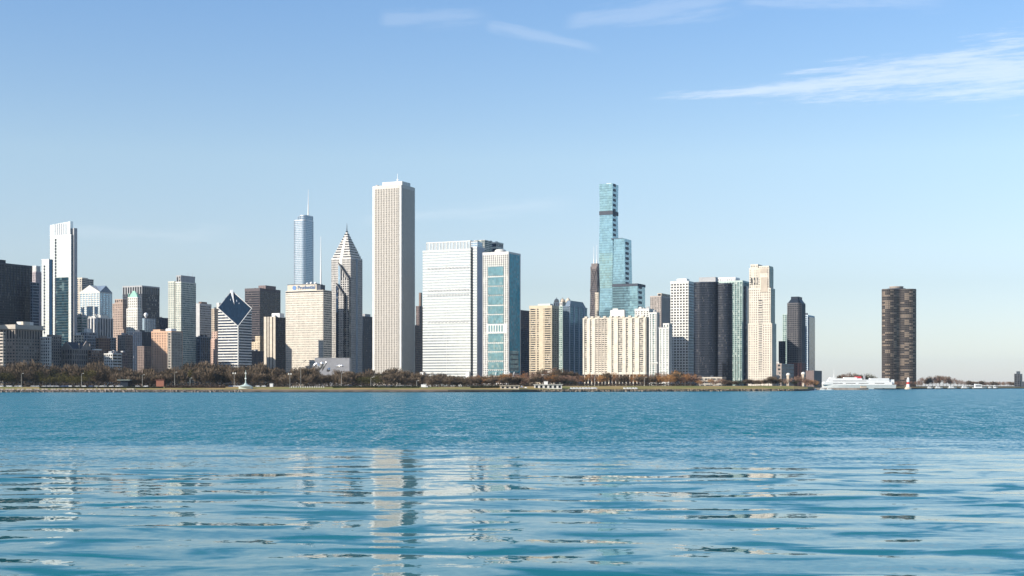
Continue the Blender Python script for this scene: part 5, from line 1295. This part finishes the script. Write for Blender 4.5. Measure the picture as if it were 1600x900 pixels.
# steeper wavelet fronts between the flat troughs
w4 = N(nt, 'ShaderNodeTexNoise'); w4.inputs['Scale'].default_value = 1.0; w4.inputs['Detail'].default_value = 5; w4.inputs['Roughness'].default_value = .55; w4.inputs['Distortion'].default_value = .6
mp4 = N(nt, 'ShaderNodeMapping'); mp4.inputs['Scale'].default_value = (.13, .30, 1); mp4.inputs['Rotation'].default_value = (0, 0, .12); nt.links.new(tc.outputs['Object'], mp4.inputs[0]); nt.links.new(mp4.outputs[0], w4.inputs[0])
fr4 = N(nt, 'ShaderNodeMapRange', interpolation_type='SMOOTHSTEP'); fr4.inputs[1].default_value = .485; fr4.inputs[2].default_value = .665; nt.links.new(w4.outputs[0], fr4.inputs[0])
nr4 = N(nt, 'ShaderNodeMapRange', interpolation_type='SMOOTHSTEP'); nr4.inputs[1].default_value = 55; nr4.inputs[2].default_value = 135; nr4.inputs[3].default_value = 1.0; nr4.inputs[4].default_value = .3; nt.links.new(dist, nr4.inputs[0])
ln4 = N(nt, 'ShaderNodeCombineXYZ'); nt.links.new(mathn(nt, 'MULTIPLY', mathn(nt, 'MULTIPLY', fr4.outputs[0], nr4.outputs[0]), -.17), ln4.inputs[1])
b4 = N(nt, 'ShaderNodeVectorMath', operation='ADD'); nt.links.new(b2.outputs[0], b4.inputs[0]); nt.links.new(ln4.outputs[0], b4.inputs[1]); b2 = b4
w3 = N(nt, 'ShaderNodeTexNoise'); w3.inputs['Scale'].default_value = 1.0; w3.inputs['Detail'].default_value = 5; w3.inputs['Roughness'].default_value = .7
mp3 = N(nt, 'ShaderNodeMapping'); mp3.inputs['Scale'].default_value = (.34, .065, 1); nt.links.new(tc.outputs['Object'], mp3.inputs[0]); nt.links.new(mp3.outputs[0], w3.inputs[0])
tl = N(nt, 'ShaderNodeCombineXYZ'); nt.links.new(mathn(nt, 'MULTIPLY', mathn(nt, 'MULTIPLY', mathn(nt, 'SUBTRACT', w3.outputs[0], .5), breeze), .42), tl.inputs[1])
va = N(nt, 'ShaderNodeVectorMath', operation='ADD'); nt.links.new(b2.outputs[0], va.inputs[0]); nt.links.new(tl.outputs[0], va.inputs[1])
vn = N(nt, 'ShaderNodeVectorMath', operation='NORMALIZE'); nt.links.new(va.outputs[0], vn.inputs[0])
nt.links.new(vn.outputs[0], p.inputs['Normal'])
nt.links.new(mathn(nt, 'MULTIPLY_ADD', breeze, .07, .02), p.inputs['Roughness'])
p.inputs['Base Color'].default_value = (.001, .128, .150, 1)
p.inputs['IOR'].default_value = 1.33; p.inputs['Specular IOR Level'].default_value = .42
me.materials.append(m)
o = link(bpy.data.objects.new('lake_water', me)); tag(o, kind='structure')

# ------------------------------------------------------------------ sky, sun, haze, camera
SUN_AZ, SUN_EL = -118.0, 25.0      # degrees clockwise from the view axis; behind the viewer's left shoulder
w = bpy.data.worlds.new('World'); sc.world = w; w.use_nodes = True
nt = w.node_tree; bg = nt.nodes['Background']
sky = N(nt, 'ShaderNodeTexSky', sky_type='NISHITA'); sky.sun_disc = False; sky.sun_elevation = RAD(SUN_EL); sky.sun_rotation = RAD(SUN_AZ); sky.altitude = 200; sky.air_density = 1.0; sky.dust_density = 0.35; sky.ozone_density = 1.6
# thin cirrus: a function of direction only
tc = N(nt, 'ShaderNodeTexCoord'); sx = N(nt, 'ShaderNodeSeparateXYZ'); nt.links.new(tc.outputs['Generated'], sx.inputs[0])
yy = mathn(nt, 'MAXIMUM', sx.outputs[1], .05)
u = mathn(nt, 'DIVIDE', sx.outputs[0], yy); v_ = mathn(nt, 'DIVIDE', sx.outputs[2], yy)
def wisp(u0, v0, u1, v1, t0, t1, dens, soft=.25):
    """streak from (u0,v0) to (u1,v1) with half thickness growing from t0 to t1"""
    t = mathn(nt, 'DIVIDE', mathn(nt, 'SUBTRACT', u, u0), u1-u0)
    vc = mathn(nt, 'MULTIPLY_ADD', t, v1-v0, v0)
    th = mathn(nt, 'MAXIMUM', mathn(nt, 'MULTIPLY_ADD', t, t1-t0, t0), .0005)
    nz = N(nt, 'ShaderNodeTexNoise'); nz.inputs['Scale'].default_value = 1.0; nz.inputs['Detail'].default_value = 9; nz.inputs['Roughness'].default_value = .72
    cb = N(nt, 'ShaderNodeCombineXYZ'); nt.links.new(mathn(nt, 'MULTIPLY', u, 14.0), cb.inputs[0])
    nt.links.new(mathn(nt, 'MULTIPLY', mathn(nt, 'SUBTRACT', v_, mathn(nt, 'MULTIPLY', u, (v1-v0)/(u1-u0))), 150.0), cb.inputs[1]); cb.inputs[2].default_value = v0*37
    nt.links.new(cb.outputs[0], nz.inputs[0])
    e = mathn(nt, 'SUBTRACT', 1.0, mathn(nt, 'DIVIDE', mathn(nt, 'ABSOLUTE', mathn(nt, 'SUBTRACT', v_, vc)), th))
    e = mathn(nt, 'ADD', e, mathn(nt, 'MULTIPLY_ADD', nz.outputs[0], 3.2, -1.75))
    mr = N(nt, 'ShaderNodeMapRange', interpolation_type='SMOOTHSTEP'); mr.inputs[1].default_value = 0; mr.inputs[2].default_value = soft*4; nt.links.new(e, mr.inputs[0])
    en = N(nt, 'ShaderNodeMapRange', interpolation_type='SMOOTHSTEP'); en.inputs[1].default_value = -.02; en.inputs[2].default_value = .12; nt.links.new(t, en.inputs[0])
    ex = N(nt, 'ShaderNodeMapRange', interpolation_type='SMOOTHSTEP'); ex.inputs[1].default_value = 1.25; ex.inputs[2].default_value = .9; nt.links.new(t, ex.inputs[0])
    f = mathn(nt, 'MULTIPLY', mathn(nt, 'MULTIPLY', mr.outputs[0], en.outputs[0]), mathn(nt, 'MULTIPLY', ex.outputs[0], dens))
    return f
def uv(px, py): return ((px-800)/F, (HOR-py)/F)
ws = [wisp(*uv(1010, 154), *uv(1640, 104), .002, .034, .36), wisp(*uv(755, 36), *uv(910, 72), .008, .005, .11), wisp(*uv(590, 30), *uv(740, 26), .008, .011, .09), wisp(*uv(880, 40), *uv(1120, 2), .010, .018, .12), wisp(*uv(1150, 2), *uv(1440, -4), .008, .014, .12),
      wisp(*uv(560, 345), *uv(850, 322), .008, .010, .09), wisp(*uv(100, 362), *uv(330, 366), .008, .010, .07)]
tot = ws[0]
for q in ws[1:]: tot = mathn(nt, 'MAXIMUM', tot, q)
h = N(nt, 'ShaderNodeHueSaturation'); h.inputs['Saturation'].default_value = 1.15; h.inputs['Value'].default_value = 1.0; nt.links.new(sky.outputs[0], h.inputs['Color'])
# hazier, bluer low sky of a cold lake morning: tint by elevation
rp = N(nt, 'ShaderNodeValToRGB'); nt.links.new(sx.outputs[2], rp.inputs[0])
TINT = [(0.0, (.70, .74, 1.06)), (.02, (.75, .785, 1.03)), (.07, (.82, .78, .88)), (.092, (.97, .88, .93)), (.157, (1.23, 1.08, 1.02)), (.26, (1.10, 1.09, 1.15)), (.6, (1.05, 1.05, 1.10))]
while len(rp.color_ramp.elements) < len(TINT): rp.color_ramp.elements.new(.5)
for e_, (p_, c_) in zip(rp.color_ramp.elements, TINT): e_.position = p_
for e_, (p_, c_) in zip(rp.color_ramp.elements, TINT): e_.position = p_; e_.color = (*c_, 1)
skyc = mixc(nt, 1.0, h.outputs[0], rp.outputs[0], 'MULTIPLY')
nt.links.new(mixc(nt, tot, skyc, (7.4, 7.5, 7.7)), bg.inputs['Color'])
bg.inputs['Strength'].default_value = .104

sun = bpy.data.lights.new('sun', 'SUN'); sun.energy = 5.0; sun.angle = RAD(.53); sun.color = (1.0, .925, .82)
so = link(bpy.data.objects.new('sun', sun))
sd = Vector((math.sin(RAD(SUN_AZ))*math.cos(RAD(SUN_EL)), math.cos(RAD(SUN_AZ))*math.cos(RAD(SUN_EL)), math.sin(RAD(SUN_EL))))
so.rotation_euler = sd.to_track_quat('Z', 'Y').to_euler(); so.location = (-300, -300, 900)

HAZE = 1.6e-5
if HAZE > 0:
    b = MB(); b.box(-25000, 25000, -7000, 27000, -4, 480)
    m = bpy.data.materials.new('haze'); m.use_nodes = True; nt = m.node_tree
    nt.nodes.remove(nt.nodes['Principled BSDF'])
    pv = N(nt, 'ShaderNodeVolumePrincipled'); pv.inputs['Color'].default_value = (.74, .86, 1.0, 1); pv.inputs['Density'].default_value = HAZE; pv.inputs['Anisotropy'].default_value = .2
    nt.links.new(pv.outputs[0], nt.nodes['Material Output'].inputs['Volume'])
    tag(b.build('haze', m), kind='stuff')

cd = bpy.data.cameras.new('camera'); cd.lens = 50; cd.sensor_width = 36; cd.sensor_fit = 'HORIZONTAL'; cd.clip_start = .5; cd.clip_end = 60000
cd.shift_y = (HOR-450)/1600.0
co = link(bpy.data.objects.new('camera', cd)); co.location = (0, 0, EYE); co.rotation_euler = (math.pi/2, 0, 0)
sc.camera = co
sc.view_settings.view_transform = 'Standard'; sc.view_settings.look = 'None'; sc.view_settings.gamma = 1.0; sc.view_settings.exposure = 0.62
sc.cycles.max_bounces = 6; sc.cycles.diffuse_bounces = 3; sc.cycles.glossy_bounces = 4; sc.cycles.volume_bounces = 1; sc.cycles.transparent_max_bounces = 4
sc.cycles.filter_width = 1.5; sc.cycles.sample_clamp_indirect = 8
